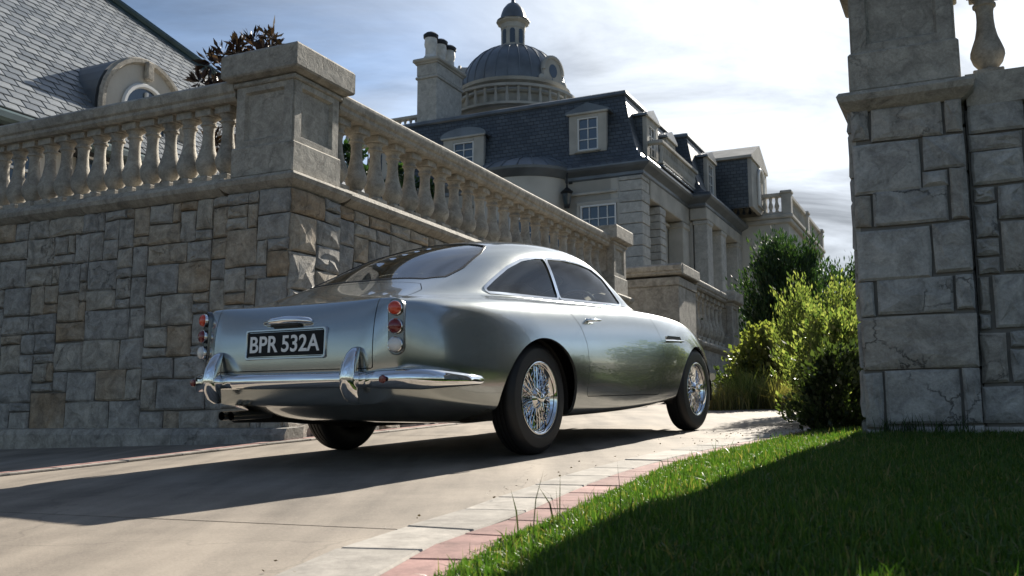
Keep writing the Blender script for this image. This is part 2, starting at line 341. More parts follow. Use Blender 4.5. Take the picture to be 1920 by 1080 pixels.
def body_surface(level=3):
    P = np.zeros((NS, NR, 3))
    for j, (y, z) in enumerate(rows):
        P[:, j, 0] = ST; P[:, j, 1] = y; P[:, j, 2] = z
    V, F, key = [], [], {}
    def vid(k, p):
        if k not in key: key[k] = len(V); V.append(np.array(p, float))
        return key[k]
    def sidev(i, j, s):
        p = P[i, j].copy(); p[1] *= s
        return vid(('g', i, j, 0 if j in (0, NR - 1) else s), p)
    for s in (1, -1):
        for i in range(NS - 1):
            for j in range(NR - 1):
                f = [sidev(i, j, s), sidev(i + 1, j, s), sidev(i + 1, j + 1, s), sidev(i, j + 1, s)]
                F.append(f[::-1] if s > 0 else f)
        # end caps: rows 1..IS up the side, columns IS..NR-1 along the top, row 1 joins the underside
        for end, i, sg in (('t', 0, -1), ('n', NS - 1, 1)):
            ncol = NR - 1 - IS
            def capv(r, c):                        # r: 2..IS ; c: 0 (side) .. ncol (centre)
                if c == 0: return sidev(i, r, s)
                if r == IS: return sidev(i, IS + c, s)
                fr = P[i, IS + c, 1] / P[i, IS, 1]
                zc = (P[i, IS + c, 2] - P[i, IS, 2]) * (P[i, r, 2] - P[i, 2, 2]) / (P[i, IS, 2] - P[i, 2, 2])
                prof = {1: 0, 2: 0.0, 3: .028, 4: .048, 5: .045, 6: .025}[r] if end == 't' else {1: 0, 2: 0, 3: .03, 4: .06, 5: .07, 6: .05}[r]
                bulge = (.045 if end == 't' else .10) * (1 - fr ** 2)
                p = (P[i, r, 0] + sg * (bulge + prof * min(1, (1 - fr) * 6)), s * P[i, r, 1] * fr, P[i, r, 2] + zc)
                return vid((end, r, c, 0 if c == ncol else s), p)
            for r in range(2, IS):
                for c in range(ncol):
                    f = [capv(r, c), capv(r, c + 1), capv(r + 1, c + 1), capv(r + 1, c)]
                    flip = (s > 0) ^ (end == 'n')
                    F.append(f if flip else f[::-1])
            # strip between the lowest cap row and the underside row: fan over the underside points
            low = [capv(2, c) for c in range(ncol + 1)]
            und = [sidev(i, 1, s), sidev(i, 0, s)]
            half = ncol // 2
            for c in range(ncol):
                a, b = low[c], low[c + 1]
                if c < half: f = [a, b, und[0]]
                elif c == half: f = [a, b, und[1], und[0]]
                else: f = [a, b, und[1]]
                flip = (s > 0) ^ (end == 'n')
                F.append(f[::-1] if flip else f)
    V = np.array(V)
    me = bpy.data.meshes.new('tmp'); me.from_pydata(V.tolist(), [], [list(map(int, f)) for f in F]); me.update()
    ob = bpy.data.objects.new('tmp', me); col.objects.link(ob)
    md = ob.modifiers.new('s', 'SUBSURF'); md.levels = 1; md.render_levels = level; md.use_limit_surface = True
    def ev():
        dg = bpy.context.evaluated_depsgraph_get(); dg.update()
        e = ob.evaluated_get(dg).to_mesh(); n = len(e.vertices)
        A = np.zeros(n * 3); e.vertices.foreach_get('co', A); A = A.reshape(-1, 3)
        Nn = np.zeros(n * 3); e.vertices.foreach_get('normal', Nn)
        FF = [tuple(p.vertices) for p in e.polygons]; ob.evaluated_get(dg).to_mesh_clear()
        return A, Nn.reshape(-1, 3), FF
    cage = V.copy()
    for it in range(2):                            # pull the limit surface onto the drawn curves
        A, _, _ = ev()
        cage = cage + 0.75 * (V - A[:len(V)])
        me.vertices.foreach_set('co', cage.ravel()); me.update()
    md.levels = level
    A, Nn, FF = ev()
    bpy.data.objects.remove(ob); bpy.data.meshes.remove(me)
    return A, Nn, FF

class Surf:
    def __init__(s, V, N, F): s.V, s.N, s.F = np.asarray(V), np.asarray(N), F
    def clip(s, g):
        """keep the side where g >= 0, cutting the faces along g = 0"""
        V, N = s.V, s.N; inside = g >= 0
        nv = {}; eV, eN = [], []
        n0 = len(V); out = []
        def cut(a, b):
            k = (a, b) if a < b else (b, a)
            if k not in nv:
                t = g[k[0]] / (g[k[0]] - g[k[1]])
                nv[k] = n0 + len(eV); eV.append(V[k[0]] * (1 - t) + V[k[1]] * t); eN.append(N[k[0]] * (1 - t) + N[k[1]] * t)
            return nv[k]
        for f in s.F:
            c = sum(inside[i] for i in f)
            if c == len(f): out.append(f)
            elif c:
                q = []
                for a, b in zip(f, f[1:] + f[:1]):
                    if inside[a]: q.append(a)
                    if inside[a] != inside[b]: q.append(cut(a, b))
                if len(q) > 2: out.append(tuple(q))
        if eV: V = np.vstack([V, eV]); N = np.vstack([N, eN])
        return Surf(V, N, out).compact()
    def compact(s):
        used = sorted({i for f in s.F for i in f}); mp_ = {a: i for i, a in enumerate(used)}
        return Surf(s.V[used].reshape(-1, 3), s.N[used].reshape(-1, 3), [tuple(mp_[i] for i in f) for f in s.F])
    def obj(s, name, mt, parent, off=0.0, lip=0.0):
        N = s.N / (np.linalg.norm(s.N, axis=1, keepdims=True) + 1e-9)
        V = s.V + N * off; F = list(s.F)
        if lip:
            ec = {}
            for f in F:
                for a, b in zip(f, f[1:] + f[:1]): ec[(a, b)] = 1
            bd = [(a, b) for (a, b) in ec if (b, a) not in ec]
            ids = sorted({i for e in bd for i in e}); k = len(V)
            m1 = {a: k + n for n, a in enumerate(ids)}; m2 = {a: k + len(ids) + n for n, a in enumerate(ids)}
            V = np.vstack([V, V[ids], V[ids] - N[ids] * lip]); N = np.vstack([N, N[ids], N[ids]])
            F2 = [(b, a, m2[a], m2[b]) for a, b in bd]
            me = raw(name, V, F + F2, mt, parent)
            me.data.shade_smooth(); me.data.set_sharp_from_angle(angle=R_(40))
            return me
        o = raw(name, V, F, mt, parent, smooth=True, N=N)
        return o
def sd_poly(px, pz, poly, r=0.0):
    """signed distance to a polygon, negative inside; r rounds the corners"""
    p = np.stack([px, pz], -1); poly = np.asarray(poly, float)
    d = np.full(len(p), 1e9); s = np.zeros(len(p), bool); n = len(poly)
    for i in range(n):
        a, b = poly[i], poly[(i + 1) % n]; e = b - a; w_ = p - a
        t = np.clip((w_ @ e) / (e @ e), 0, 1); q = w_ - t[:, None] * e
        d = np.minimum(d, (q ** 2).sum(1))
        c = ((a[1] > p[:, 1]) != (b[1] > p[:, 1])) & (p[:, 0] < (b[0] - a[0]) * (p[:, 1] - a[1]) / (b[1] - a[1] + 1e-12) + a[0])
        s ^= c
    d = np.sqrt(d); return np.where(s, -d, d) - r
BV, BN, BF = body_surface(3)
body = Surf(BV, BN, BF)
REAR_AX, FRONT_AX, WR = 0.0, 2.49, 0.338
def arch(V, cx, cz, a, b):
    e = np.sqrt(((V[:, 0] - cx) / a) ** 2 + ((V[:, 2] - cz) / b) ** 2)
    g = (e - 1) * min(a, b)
    return np.where(np.abs(V[:, 1]) > 0.42, g, 1.0)
ARCH = [(-.045, .325, .425, .352), (2.455, .325, .425, .345)]
for a in ARCH:
    below = np.where((body.V[:, 2] < a[1]) & (np.abs(body.V[:, 1]) > .42), np.abs(body.V[:, 0] - a[0]) - a[2], 1.0)
    body = body.clip(np.minimum(arch(body.V, *a), np.where(body.V[:, 2] < a[1], np.where(np.abs(body.V[:, 1]) > .42, np.abs(body.V[:, 0] - a[0]) - a[2], 1), 1e3)))
# ---- openings
Q_WIN = [(-.325, .945), (-.20, 1.005), (-.02, 1.085), (.16, 1.145), (.33, 1.176), (.425, 1.182), (.485, .955)]
D_WIN = [(.475, 1.184), (.70, 1.196), (.92, 1.192), (1.10, 1.172), (1.25, 1.122), (1.46, .968), (.535, .958)]
DOOR = [(.30, .935), (.36, .86), (.45, .76), (.50, .65), (.525, .50), (.53, .345), (1.66, .330), (1.69, .50), (1.69, .68), (1.63, .80), (1.575, .90), (1.55, .935)]
def g_q(V): return np.where(np.abs(V[:, 1]) > .40, sd_poly(V[:, 0], V[:, 2], Q_WIN, .012), 1.0)
def g_d(V): return np.where(np.abs(V[:, 1]) > .40, sd_poly(V[:, 0], V[:, 2], D_WIN, .012), 1.0)
def g_door(V): return np.where(np.abs(V[:, 1]) > .45, sd_poly(V[:, 0], V[:, 2], DOOR, .012), 1.0)
RW = [(-.60, -.40), (-.63, 0), (-.60, .40), (-.52, .475), (-.35, .475), (-.10, .43), (0.06, .36), (.115, .20), (.125, 0), (.115, -.20), (.06, -.36), (-.10, -.43), (-.35, -.475), (-.52, -.475)]
def g_rw(V): return np.where((V[:, 2] > .93), sd_poly(V[:, 0], V[:, 1], RW, .012), 1.0)
FW = [(1.20, 0), (1.21, .30), (1.25, .445), (1.33, .485), (1.52, .50), (1.68, .49), (1.80, .40), (1.86, .2), (1.875, 0)]
FW = FW + [(x, -y) for x, y in FW[::-1][1:-1]]
def g_fw(V): return np.where((V[:, 2] > .90), sd_poly(V[:, 0], V[:, 1], FW, .012), 1.0)
def g_boot(V):
    top = sd_poly(V[:, 0], np.abs(V[:, 1]), [(-.70, -.2), (-.70, .44), (-.78, .505), (-1.0, .53), (-1.6, .545), (-1.6, -.2)], .01)
    return np.maximum(top, .515 - V[:, 2])
HOOD = [(1.93, -.3), (1.93, .40), (2.0, .46), (2.5, .43), (3.0, .34), (3.08, .2), (3.08, -.3)]
def g_hood(V): return np.where(V[:, 2] > .6, sd_poly(V[:, 0], np.abs(V[:, 1]), HOOD, .01), 1.0)
GAP = 0.0022
side = lambda S, s: S.clip(S.V[:, 1] * s)
panes = []
for nm, g in (('quarter_window', g_q), ('door_window', g_d)):
    b0 = body.clip(.05 - g(body.V))
    for s in (1, -1):
        panes.append((nm, side(b0.clip(.004 - g(b0.V)), s), g, side(b0, s)))
for nm, g in (('rear_window', g_rw), ('windscreen', g_fw)):
    b0 = body.clip(.05 - g(body.V)); panes.append((nm, b0.clip(.004 - g(b0.V)), g, b0))
for g in (g_q, g_d, g_rw, g_fw): body = body.clip(g(body.V))
door_s = body.clip(-g_door(body.V) - GAP)
boot_s = body.clip(-g_boot(body.V) - GAP)
hood_s = body.clip(-g_hood(body.V) - GAP)
for g in (g_door, g_boot, g_hood): body = body.clip(g(body.V) - GAP)
body.obj('body', PAINT, car, lip=.018)
DOORS = []
for s in (1, -1):
    DOORS.append(side(door_s, s).obj('door', PAINT, car, lip=.016))
bootlid = boot_s.obj('boot_lid', PAINT, car, lip=.016)
bonnet = hood_s.obj('bonnet', PAINT, car, lip=.016)
for nm, S, g, B in panes:
    p = S.obj(nm, GLASS if nm != 'rear_window' else GLASSR, car, off=-.005)
    t = B.clip(g(B.V) + .004); t = t.clip((.012 if nm != 'rear_window' else .009) - g(t.V))
    t.obj('window_trim', CHROME if nm != 'rear_window' else BLACK, p, off=.0025, lip=.006)
# ---- wheel wells and floor
for cx, cz, a, b in ARCH:
    for s in (1, -1):
        V, F = [], []; n = 28
        for i in range(n + 1):
            t = -0.25 + (math.pi + .5) * i / n
            for yy in (.812, .44): V.append((cx + (a + .008) * math.cos(t), s * (yy if yy < .5 else .745), max(.2, cz + (b + .008) * math.sin(t))))
        for i in range(n): F.append((2 * i, 2 * i + 1, 2 * i + 3, 2 * i + 2))
        F.append(tuple(2 * i + 1 for i in range(n + 1)))
        raw('wheel_well', V, F, UNDER, car)
m = MB(); m.box((1.1, 0, .222), (2.6, .8, .04), .015); m.add(*loft([[(x_, hw_ * math.cos(t), .36 + hz_ * math.sin(t)) for t in np.linspace(0, 2 * math.pi, 14, endpoint=False)] for x_, hw_, hz_ in ((-1.08, .3, .02), (-1.02, .38, .07), (-.5, .4, .12), (-.4, .3, .04))]))
m.tube([(1.2, .12, .19), (-.35, .30, .21), (-.8, .42, .26), (-1.17, .44, .275)], .028, 8)
m.tube([(.18, -.7, .28), (0, -.3, .335), (0, .3, .335), (.18, .7, .28)], .045, 8)
m.obj('underbody', UNDER, car, True)
for dy_ in (.40, .47):
    m = MB(); m.tube([(-.95, dy_, .285), (-1.23, dy_, .285)], [.024, .024], 14, caps=False); m.tube([(-1.23, dy_, .285), (-1.0, dy_, .285)], [.021, .021], 14, caps=False)
    m.obj('exhaust_pipe', STEEL, car, True)
# ---- wheels
def wheel(cx, s):
    w_ = MB()
    M = mat4(np.array([[1, 0, 0], [0, 0, s], [0, -s, 0]], float) @ np.diag([.955, .955, .94]), (cx, s * .690, WR))
    prof = [(.196, -.066), (.214, -.079), (.25, -.088), (.29, -.086), (.318, -.074), (.331, -.058), (.3345, -.045), (.335, -.032), (.328, -.030), (.328, -.024), (.3355, -.022),
            (.336, -.004), (.329, -.002), (.329, .002), (.336, .004), (.3355, .022), (.328, .024), (.328, .030), (.335, .032), (.3345, .045), (.331, .058), (.318, .074), (.30, .0835), (.297, .0855), (.29, .086), (.25, .088), (.236, .0875), (.234, .0855), (.228, .0855), (.214, .079), (.196, .066)]
    w_.lathe(prof, 56, M, cap=False)
    ty = w_.obj('tyre', RUBBER, car, True, 30)
    r = MB(); r.lathe([(.200, .070), (.217, .080), (.2185, .0855), (.214, .0875), (.206, .083), (.201, .066), (.194, .058), (.188, .035), (.176, .015), (.172, -.02), (.178, -.05), (.196, -.066)], 48, M, cap=False)
    r.obj('rim', CHROME, ty, True, 60)
    d = MB(); d.lathe([(.02, -.045), (.195, -.055), (.197, -.06)], 32, M, cap=False); d.lathe([(.001, -.035), (.125, -.035), (.13, -.05)], 28, M); d.obj('brake_disc', DISC, ty, True)
    sp = MB()
    for k in range(44):
        a0 = 2 * math.pi * k / 44
        for (hz, hr, rz, rr_, da) in ((.058, .046, .046, .189, .30 if k % 2 else -.30), (-.005, .05, .012, .176, .38 if k % 2 else -.38)):
            p0 = (hr * math.cos(a0 + da), hr * math.sin(a0 + da), hz); p1 = (rr_ * math.cos(a0), rr_ * math.sin(a0), rz)
            sp.tube([p0, p1], .0031, 4, M=M, caps=False)
    so_ = sp.obj('wire_spokes', CHROME, ty, True); so_['kind'] = 'stuff'
    h = MB(); h.lathe([(.052, -.01), (.052, .05), (.060, .056), (.060, .064), (.050, .072), (.034, .082), (.030, .098), (.020, .108), (.001, .111)], 28, M)
    h.obj('hub', CHROME, ty, True, 40)
    e = MB()
    for k in range(3):
        a = 2 * math.pi * k / 3 + .5
        c, sn = math.cos(a), math.sin(a); t = np.array([-sn, c, 0]); o = np.array([c, sn, 0])
        rings = []
        for rr_, wd, th, zz in ((.02, .018, .012, .094), (.045, .016, .010, .098), (.066, .013, .008, .104), (.076, .006, .005, .106)):
            rings.append([o * rr_ + t * (wd * math.cos(q)) + np.array([0, 0, zz + th * math.sin(q)]) for q in np.linspace(0, 2 * math.pi, 8, endpoint=False)])
        V, F = loft(rings); e.add(V, F, M)
    e.obj('spinner', CHROME, ty, True)
for cx in (REAR_AX, FRONT_AX):
    for s in (-1, 1): wheel(cx, s)
# ---- rear bumper: centre blade, quarter pieces, overriders
def blade(path, hw, th):
    """a chrome blade swept along a plan path; hw half height, th thickness per point"""
    P = np.asarray(path, float); rings = []
    hw = np.broadcast_to(hw, len(P)); th = np.broadcast_to(th, len(P))
    for i in range(len(P)):
        t = P[min(i + 1, len(P) - 1)] - P[max(i - 1, 0)]; t /= np.linalg.norm(t)
        out = np.cross(t, [0, 0, 1]); out /= np.linalg.norm(out)
        ring = []
        for q in np.linspace(0, 2 * math.pi, 18, endpoint=False):
            c, s = math.cos(q), math.sin(q)
            ring.append(P[i] + out * th[i] * (c if c > 0 else c * .35) + np.array([0, 0, hw[i] * math.copysign(abs(s) ** .8, s)]))
        rings.append(ring)
    return loft(rings)
def smooth_path(pts, n):
    P = np.asarray(pts, float); t = np.r_[0, np.cumsum(np.linalg.norm(np.diff(P, axis=0), axis=1))]; tt = np.linspace(0, t[-1], n)
    return np.stack([pchip(t, P[:, k], tt) for k in range(3)], -1)
bz = .462
pth = smooth_path([(-1.22, .55, bz), (-1.245, .40, bz), (-1.268, 0, bz), (-1.245, -.40, bz), (-1.22, -.55, bz)], 40)
V, F = blade(pth, .040, .034); bump = raw('rear_bumper', V, F, CHROME, car, True, 50)
for s in (1, -1):
    q = smooth_path([(-1.225, s * .50, bz), (-1.215, s * .60, bz), (-1.17, s * .72, bz), (-1.10, s * .795, bz - .002), (-.98, s * .835, bz - .006), (-.82, s * .852, bz - .012), (-.72, s * .852, bz - .015)], 34)
    if s > 0: q = q[::-1]
    k = np.linspace(0, 1, 34); k = k if s < 0 else k[::-1]
    hw = np.interp(k, [0, .12, .4, .7, .97, 1], [.038, .046, .053, .038, .024, .008]); th = np.interp(k, [0, .15, .45, .8, 1], [.03, .05, .06, .03, .006])
    V, F = blade(q[::-1] if s > 0 else q, hw if s < 0 else hw[::-1], th if s < 0 else th[::-1])
    if s > 0: V = V
    raw('bumper_quarter', V, F, CHROME, bump, True, 50)
    # overrider: a tall curved horn
    rings = []
    for zz, xo, wy, wx in ((.352, -1.262, .020, .022), (.375, -1.282, .034, .038), (.42, -1.298, .041, .05), (.48, -1.302, .041, .052), (.54, -1.292, .036, .046), (.585, -1.272, .03, .036), (.612, -1.252, .021, .024), (.620, -1.24, .008, .01)):
        rings.append([(xo + wx * math.cos(t), s * .468 + wy * math.sin(t), zz) for t in np.linspace(0, 2 * math.pi, 18, endpoint=False)])
    V, F = loft(rings); raw('overrider', V, F, CHROME, bump, True, 60)
    m = MB(); m.lathe([(.001, .012), (.016, .010), (.02, 0)], 16, mat4(np.array([[0, 0, -1], [0, 1, 0], [1, 0, 0]], float), (-1.268, s * .645, bz))); m.obj('reflector', RED, bump, True)
# ---- tail lamps
for s in (1, -1):
    nx = np.array([-.93, s * .36, .05]); nx /= np.linalg.norm(nx)
    zx = np.array([-.02, 0, 1.]); zx -= nx * (zx @ nx); zx /= np.linalg.norm(zx); yx = np.cross(zx, nx)
    M = mat4(np.stack([nx, yx, zx], 1), (-1.168, s * .652, .712))          # x out, z up
    def capsule(w_, h_, n=10):
        P = []
        for t in np.linspace(0, math.pi, n): P.append((w_ * math.cos(t), h_ - w_ + w_ * math.sin(t)))
        for t in np.linspace(math.pi, 2 * math.pi, n): P.append((w_ * math.cos(t), -h_ + w_ + w_ * math.sin(t)))
        return P
    rings = [[(x, a, b) for a, b in capsule(w_, h_)] for x, w_, h_ in ((-.09, .040, .138), (.006, .040, .138), (.011, .038, .135), (.011, .0365, .133), (.008, .036, .132))]
    V, F = loft(rings); m = MB(); m.add(V, F, M); lamp = m.obj('tail_lamp', LAMPM, car, True, 40)
    for dz, mt_, nm, rr_ in ((.088, AMBER, 'orange_lens', .033), (0.0, RED, 'red_lens', .034), (-.088, CLEAR, 'clear_lens', .034)):
        m = MB(); Ml = M @ mat4(np.array([[0, 0, 1], [0, 1, 0], [-1, 0, 0]], float).T @ np.eye(3), (0, 0, dz))
        Ml = M @ mat4(np.array([[0, 0, 1], [1, 0, 0], [0, 1, 0]], float), (0.014, 0, dz))
        m.lathe([(rr_ + .003, 0), (rr_ + .003, .012), (rr_, .014)], 28, Ml, cap=False); m.obj('lens_ring', CHROME, lamp, True, 40)
        m = MB(); m.lathe([(rr_, .004), (rr_, .014), (rr_ * .93, .024), (rr_ * .7, .031), (rr_ * .35, .035), (.0005, .036)], 28, Ml); m.obj(nm, mt_, lamp, True, 50)
# ---- number plate, boot handle, badge
pm_n = np.array([-.99, 0, .08]); pm_n /= np.linalg.norm(pm_n)
pm_z = np.cross(pm_n, [0, -1, 0]); pm_z = np.array([.08, 0, .99]) / np.linalg.norm([.08, 0, .99])
PM = mat4(np.stack([pm_n, [0, -1, 0], pm_z], 1), (-1.238, 0, .650))            # x out (backwards), y to the car's right, z up
def rrect(w_, h_, r, n=5):
    P = []
    for cx, cz, a0 in ((w_ - r, h_ - r, 0), (-w_ + r, h_ - r, 90), (-w_ + r, -h_ + r, 180), (w_ - r, -h_ + r, 270)):
        for k in range(n): t = R_(a0 + 90 * k / (n - 1)); P.append((cx + r * math.cos(t), cz + r * math.sin(t)))
    return P
rings = [[(x, a, b) for a, b in rrect(w_, h_, .014)] for x, w_, h_ in ((-.05, .277, .079), (.008, .277, .079), (.013, .274, .076), (.013, .266, .068), (.007, .262, .064))]
V, F = loft(rings); m = MB(); m.add(V, F, PM); frame = m.obj('plate_frame', FRAMEM, car, True, 40)
m = MB(); m.box((.009, 0, 0), (.006, .520, .122), .001, PM); plate = m.obj('number_plate', PLATEK, frame)
cu = bpy.data.curves.new('plate_text', 'FONT'); cu.body = 'BPR 532A'; cu.size = .118; cu.align_x = 'CENTER'; cu.align_y = 'CENTER'; cu.extrude = .0008; cu.offset = .0022; cu.space_character = 1.02; cu.space_word = .75
to = bpy.data.objects.new('plate_text', cu); col.objects.link(to)
tm = bpy.data.meshes.new_from_object(to.evaluated_get(bpy.context.evaluated_depsgraph_get())); bpy.data.objects.remove(to)
A = np.zeros(len(tm.vertices) * 3); tm.vertices.foreach_get('co', A); A = A.reshape(-1, 3)
ctr = (A.max(0) + A.min(0)) / 2; ext = A.max(0) - A.min(0)
A = np.stack([np.full(len(A), .0132) + A[:, 2], (A[:, 0] - ctr[0]) * .478 / ext[0], (A[:, 1] - ctr[1]) * .086 / ext[1]], -1) @ PM[:3, :3].T + PM[:3, 3]
tm.vertices.foreach_set('co', A.ravel()); tm.update(); link('plate_lettering', tm, frame, PLATEW); tm.materials.clear(); tm.materials.append(PLATEW)
rings = []
for yy, hx, hz in ((-.165, .008, .006), (-.15, .022, .016), (-.09, .034, .022), (0, .038, .025), (.09, .034, .022), (.15, .022, .016), (.165, .008, .006)):
    rings.append([(-1.225 - hx * max(math.cos(t), -.2) * 1.2, -yy - .005, .770 - .012 * (yy / .165) ** 2 + hz * math.sin(t)) for t in np.linspace(0, 2 * math.pi, 14, endpoint=False)])
V, F = loft(rings); raw('boot_handle', V, F, CHROME, bootlid, True, 50)
m = MB(); m.box((-1.237, 0, .745), (.03, .20, .016), .005); m.obj('plate_light', BLACK, bootlid)
m = MB()
for s in (-1, 1): m.tube([(-1.236, 0, .498), (-1.236, s * .018, .502), (-1.234, s * .036, .500)], [.005, .004, .0015], 6)
m.obj('badge', CHROME, car, True)
# ---- door handle, side vent, fuel flap, front bumper, headlamps
def side_y(x, z, s):
    d = (BV[:, 0] - x) ** 2 + (BV[:, 2] - z) ** 2 + np.where(BV[:, 1] * s > .4, 0, 9); k = np.argsort(d)[:4]
    w_ = 1 / (d[k] + 1e-6); return (BV[k, 1] * w_).sum() / w_.sum()
for i, s in enumerate((1, -1)):
    yb = side_y(.62, .80, s)
    m = MB(); m.tube([(.545, yb, .80), (.55, yb + s * .028, .802), (.66, yb + s * .034, .806), (.70, yb + s * .026, .807)], [.007, .010, .009, .004], 10)
    m.lathe([(.014, 0), (.014, .010), (.008, .014)], 14, mat4(np.array([[1, 0, 0], [0, 0, s], [0, -s, 0]], float), (.55, yb - s * .002, .80)))
    m.obj('door_handle', CHROME, DOORS[i], True, 50)
    y0, y1 = side_y(1.76, .70, s), side_y(2.06, .70, s)
    def vp(x, z, o): return (x, y0 + (y1 - y0) * (x - 1.76) / .3 + s * o, z)
    V = [vp(1.75, .662, .0025), vp(2.05, .668, .0025), vp(2.09, .70, .0025), vp(2.05, .735, .0025), vp(1.80, .738, .0025), vp(1.765, .70, .0025)]
    raw('side_vent', V, [tuple(range(6))], BLACK, car)
    m = MB(); m.tube([vp(1.73, .699, .008), vp(1.9, .701, .010), vp(2.12, .703, .006)], [.010, .010, .006], 10); m.obj('vent_strip', CHROME, car, True)
    q = smooth_path([(3.24, s * .40, .43), (3.20, s * .56, .43), (3.06, s * .68, .43), (2.86, s * .755, .43)], 20)
    V, F = blade(q[::-1] if s < 0 else q, np.linspace(.045, .03, 20)[:: -1 if s < 0 else 1], .035); 
    raw('front_bumper', V, F, CHROME, car, True, 50)
    rings = [[(3.30 + .028 * math.cos(t), s * .42 + .03 * math.sin(t), zz) for t in np.linspace(0, 2 * math.pi, 14, endpoint=False)] for zz in (.35, .40, .48, .54)]
    V, F = loft(rings); raw('front_overrider', V, F, CHROME, car, True, 60)
    m = MB(); m.lathe([(.098, -.06), (.10, 0), (.094, .012), (.088, .012), (.06, .04), (.001, .05)], 28, mat4(np.array([[0, 0, 1], [1, 0, 0], [0, 1, 0]], float), (3.045, s * .545, .585)))
    m.obj('headlamp', CLEAR, car, True, 50)
m = MB(); m.prism([(-.30, .36), (.30, .36), (.34, .42), (.28, .52), (-.28, .52), (-.34, .42)], 3.28, 3.30, 0); m.obj('front_grille', CHROME, car)
# ---- cabin
m = MB(); m.box((.62, 0, .36), (2.25, 1.18, .24), .02)
for s in (1, -1): m.box((.62, s * .615, .62), (2.0, .03, .50), .01)
m.box((-.62, 0, .62), (.20, 1.1, .52), .03); m.obj('cabin_floor', CARPET, car)
def seat(cx, cy, lean, w_, bh, name):
    m = MB(); M0 = mat4(np.eye(3), (cx, cy, .52))
    rings = []
    for x, hw, hz in ((-.22, w_ * .85, .05), (-.18, w_, .08), (.1, w_, .085), (.24, w_ * .95, .08), (.29, w_ * .85, .045)):
        rings.append([(x, hw * math.copysign(abs(math.cos(t)) ** .5, math.cos(t)), hz * math.copysign(abs(math.sin(t)) ** .6, math.sin(t))) for t in np.linspace(0, 2 * math.pi, 16, endpoint=False)])
    V, F = loft(rings); m.add(V, F, M0)
    ca, sa = math.cos(lean), math.sin(lean)
    rings = []
    for z, hw, hx in ((0, w_ * .95, .06), (.06, w_, .075), (bh * .6, w_ * .97, .065), (bh * .9, w_ * .85, .055), (bh, w_ * .6, .025)):
        rings.append([(hx * math.copysign(abs(math.sin(t)) ** .6, math.sin(t)), hw * math.copysign(abs(math.cos(t)) ** .5, math.cos(t)), z) for t in np.linspace(0, 2 * math.pi, 16, endpoint=False)])
    V, F = loft(rings); Rm = np.array([[ca, 0, -sa], [0, 1, 0], [sa, 0, ca]])
    m.add(V, F, mat4(Rm, (cx - .2, cy, .56))); m.obj(name, LEATHER, car, True, 50)
for s in (1, -1): seat(.72, s * .32, .28, .23, .50, 'seat')
seat(-.12, 0, .42, .52, .38, 'rear_seat')
m = MB(); m.box((1.52, 0, .80), (.22, 1.16, .18), .05); m.obj('dashboard', BLACK, car)
m = MB(); rr_ = .195; cxs, czs = 1.24, .885
ax = np.array([-.90, 0, .42]); ax /= np.linalg.norm(ax); e1 = np.array([0, 1, 0.]); e2 = np.cross(ax, e1)
c0 = np.array([cxs, -.33, czs])
ring = [c0 + rr_ * (math.cos(t) * e1 + math.sin(t) * e2) for t in np.linspace(0, 2 * math.pi, 40, endpoint=False)]
m.tube(ring, .012, 8, closed=True); sw = m.obj('steering_wheel', WOODM, car, True)
m = MB()
for k in range(3):
    t = math.pi / 2 + 2 * math.pi * k / 3; m.tube([c0 - ax * .02, c0 + rr_ * (math.cos(t) * e1 + math.sin(t) * e2)], .009, 6)
m.tube([c0, c0 - ax * .35], .02, 8); m.obj('wheel_spokes', CHROME, sw, True)
# ================================================================ GROUND
rng = random.Random(7); nrng = np.random.default_rng(7)
def sstep(a, b, x): t = np.clip((np.asarray(x, float) - a) / (b - a), 0, 1); return t * t * (3 - 2 * t)
def gz(x, y):
    x, y = np.asarray(x, float), np.asarray(y, float)
    yy = np.where(y > 15, 15 + 6 * np.tanh((y - 15) / 6), y); yy = np.maximum(yy, -6)
    xx = np.clip(x, -8, 14)
    z = CAR_O[2] + .017 + .0202 * (xx + .49) + .0568 * (yy - 6.083)
    return z - .032 * np.maximum(0, -1.7 - xx) * sstep(3, 6, y)
def strip_mesh(L, Rr, na, nb, off):
    """grid between two polylines given as arrays of the same length"""
    t = np.linspace(0, 1, len(L)); tt = np.linspace(0, 1, na)
    Lx = np.stack([np.interp(tt, t, L[:, k]) for k in (0, 1)], -1); Rx = np.stack([np.interp(tt, t, Rr[:, k]) for k in (0, 1)], -1)
    V, F = [], []
    for i in range(na):
        for j in range(nb):
            p = Lx[i] + (Rx[i] - Lx[i]) * j / (nb - 1); V.append((p[0], p[1], gz(p[0], p[1]) + off))
    for i in range(na - 1):
        for j in range(nb - 1): F.append((i * nb + j, i * nb + j + 1, (i + 1) * nb + j + 1, (i + 1) * nb + j))
    return V, F
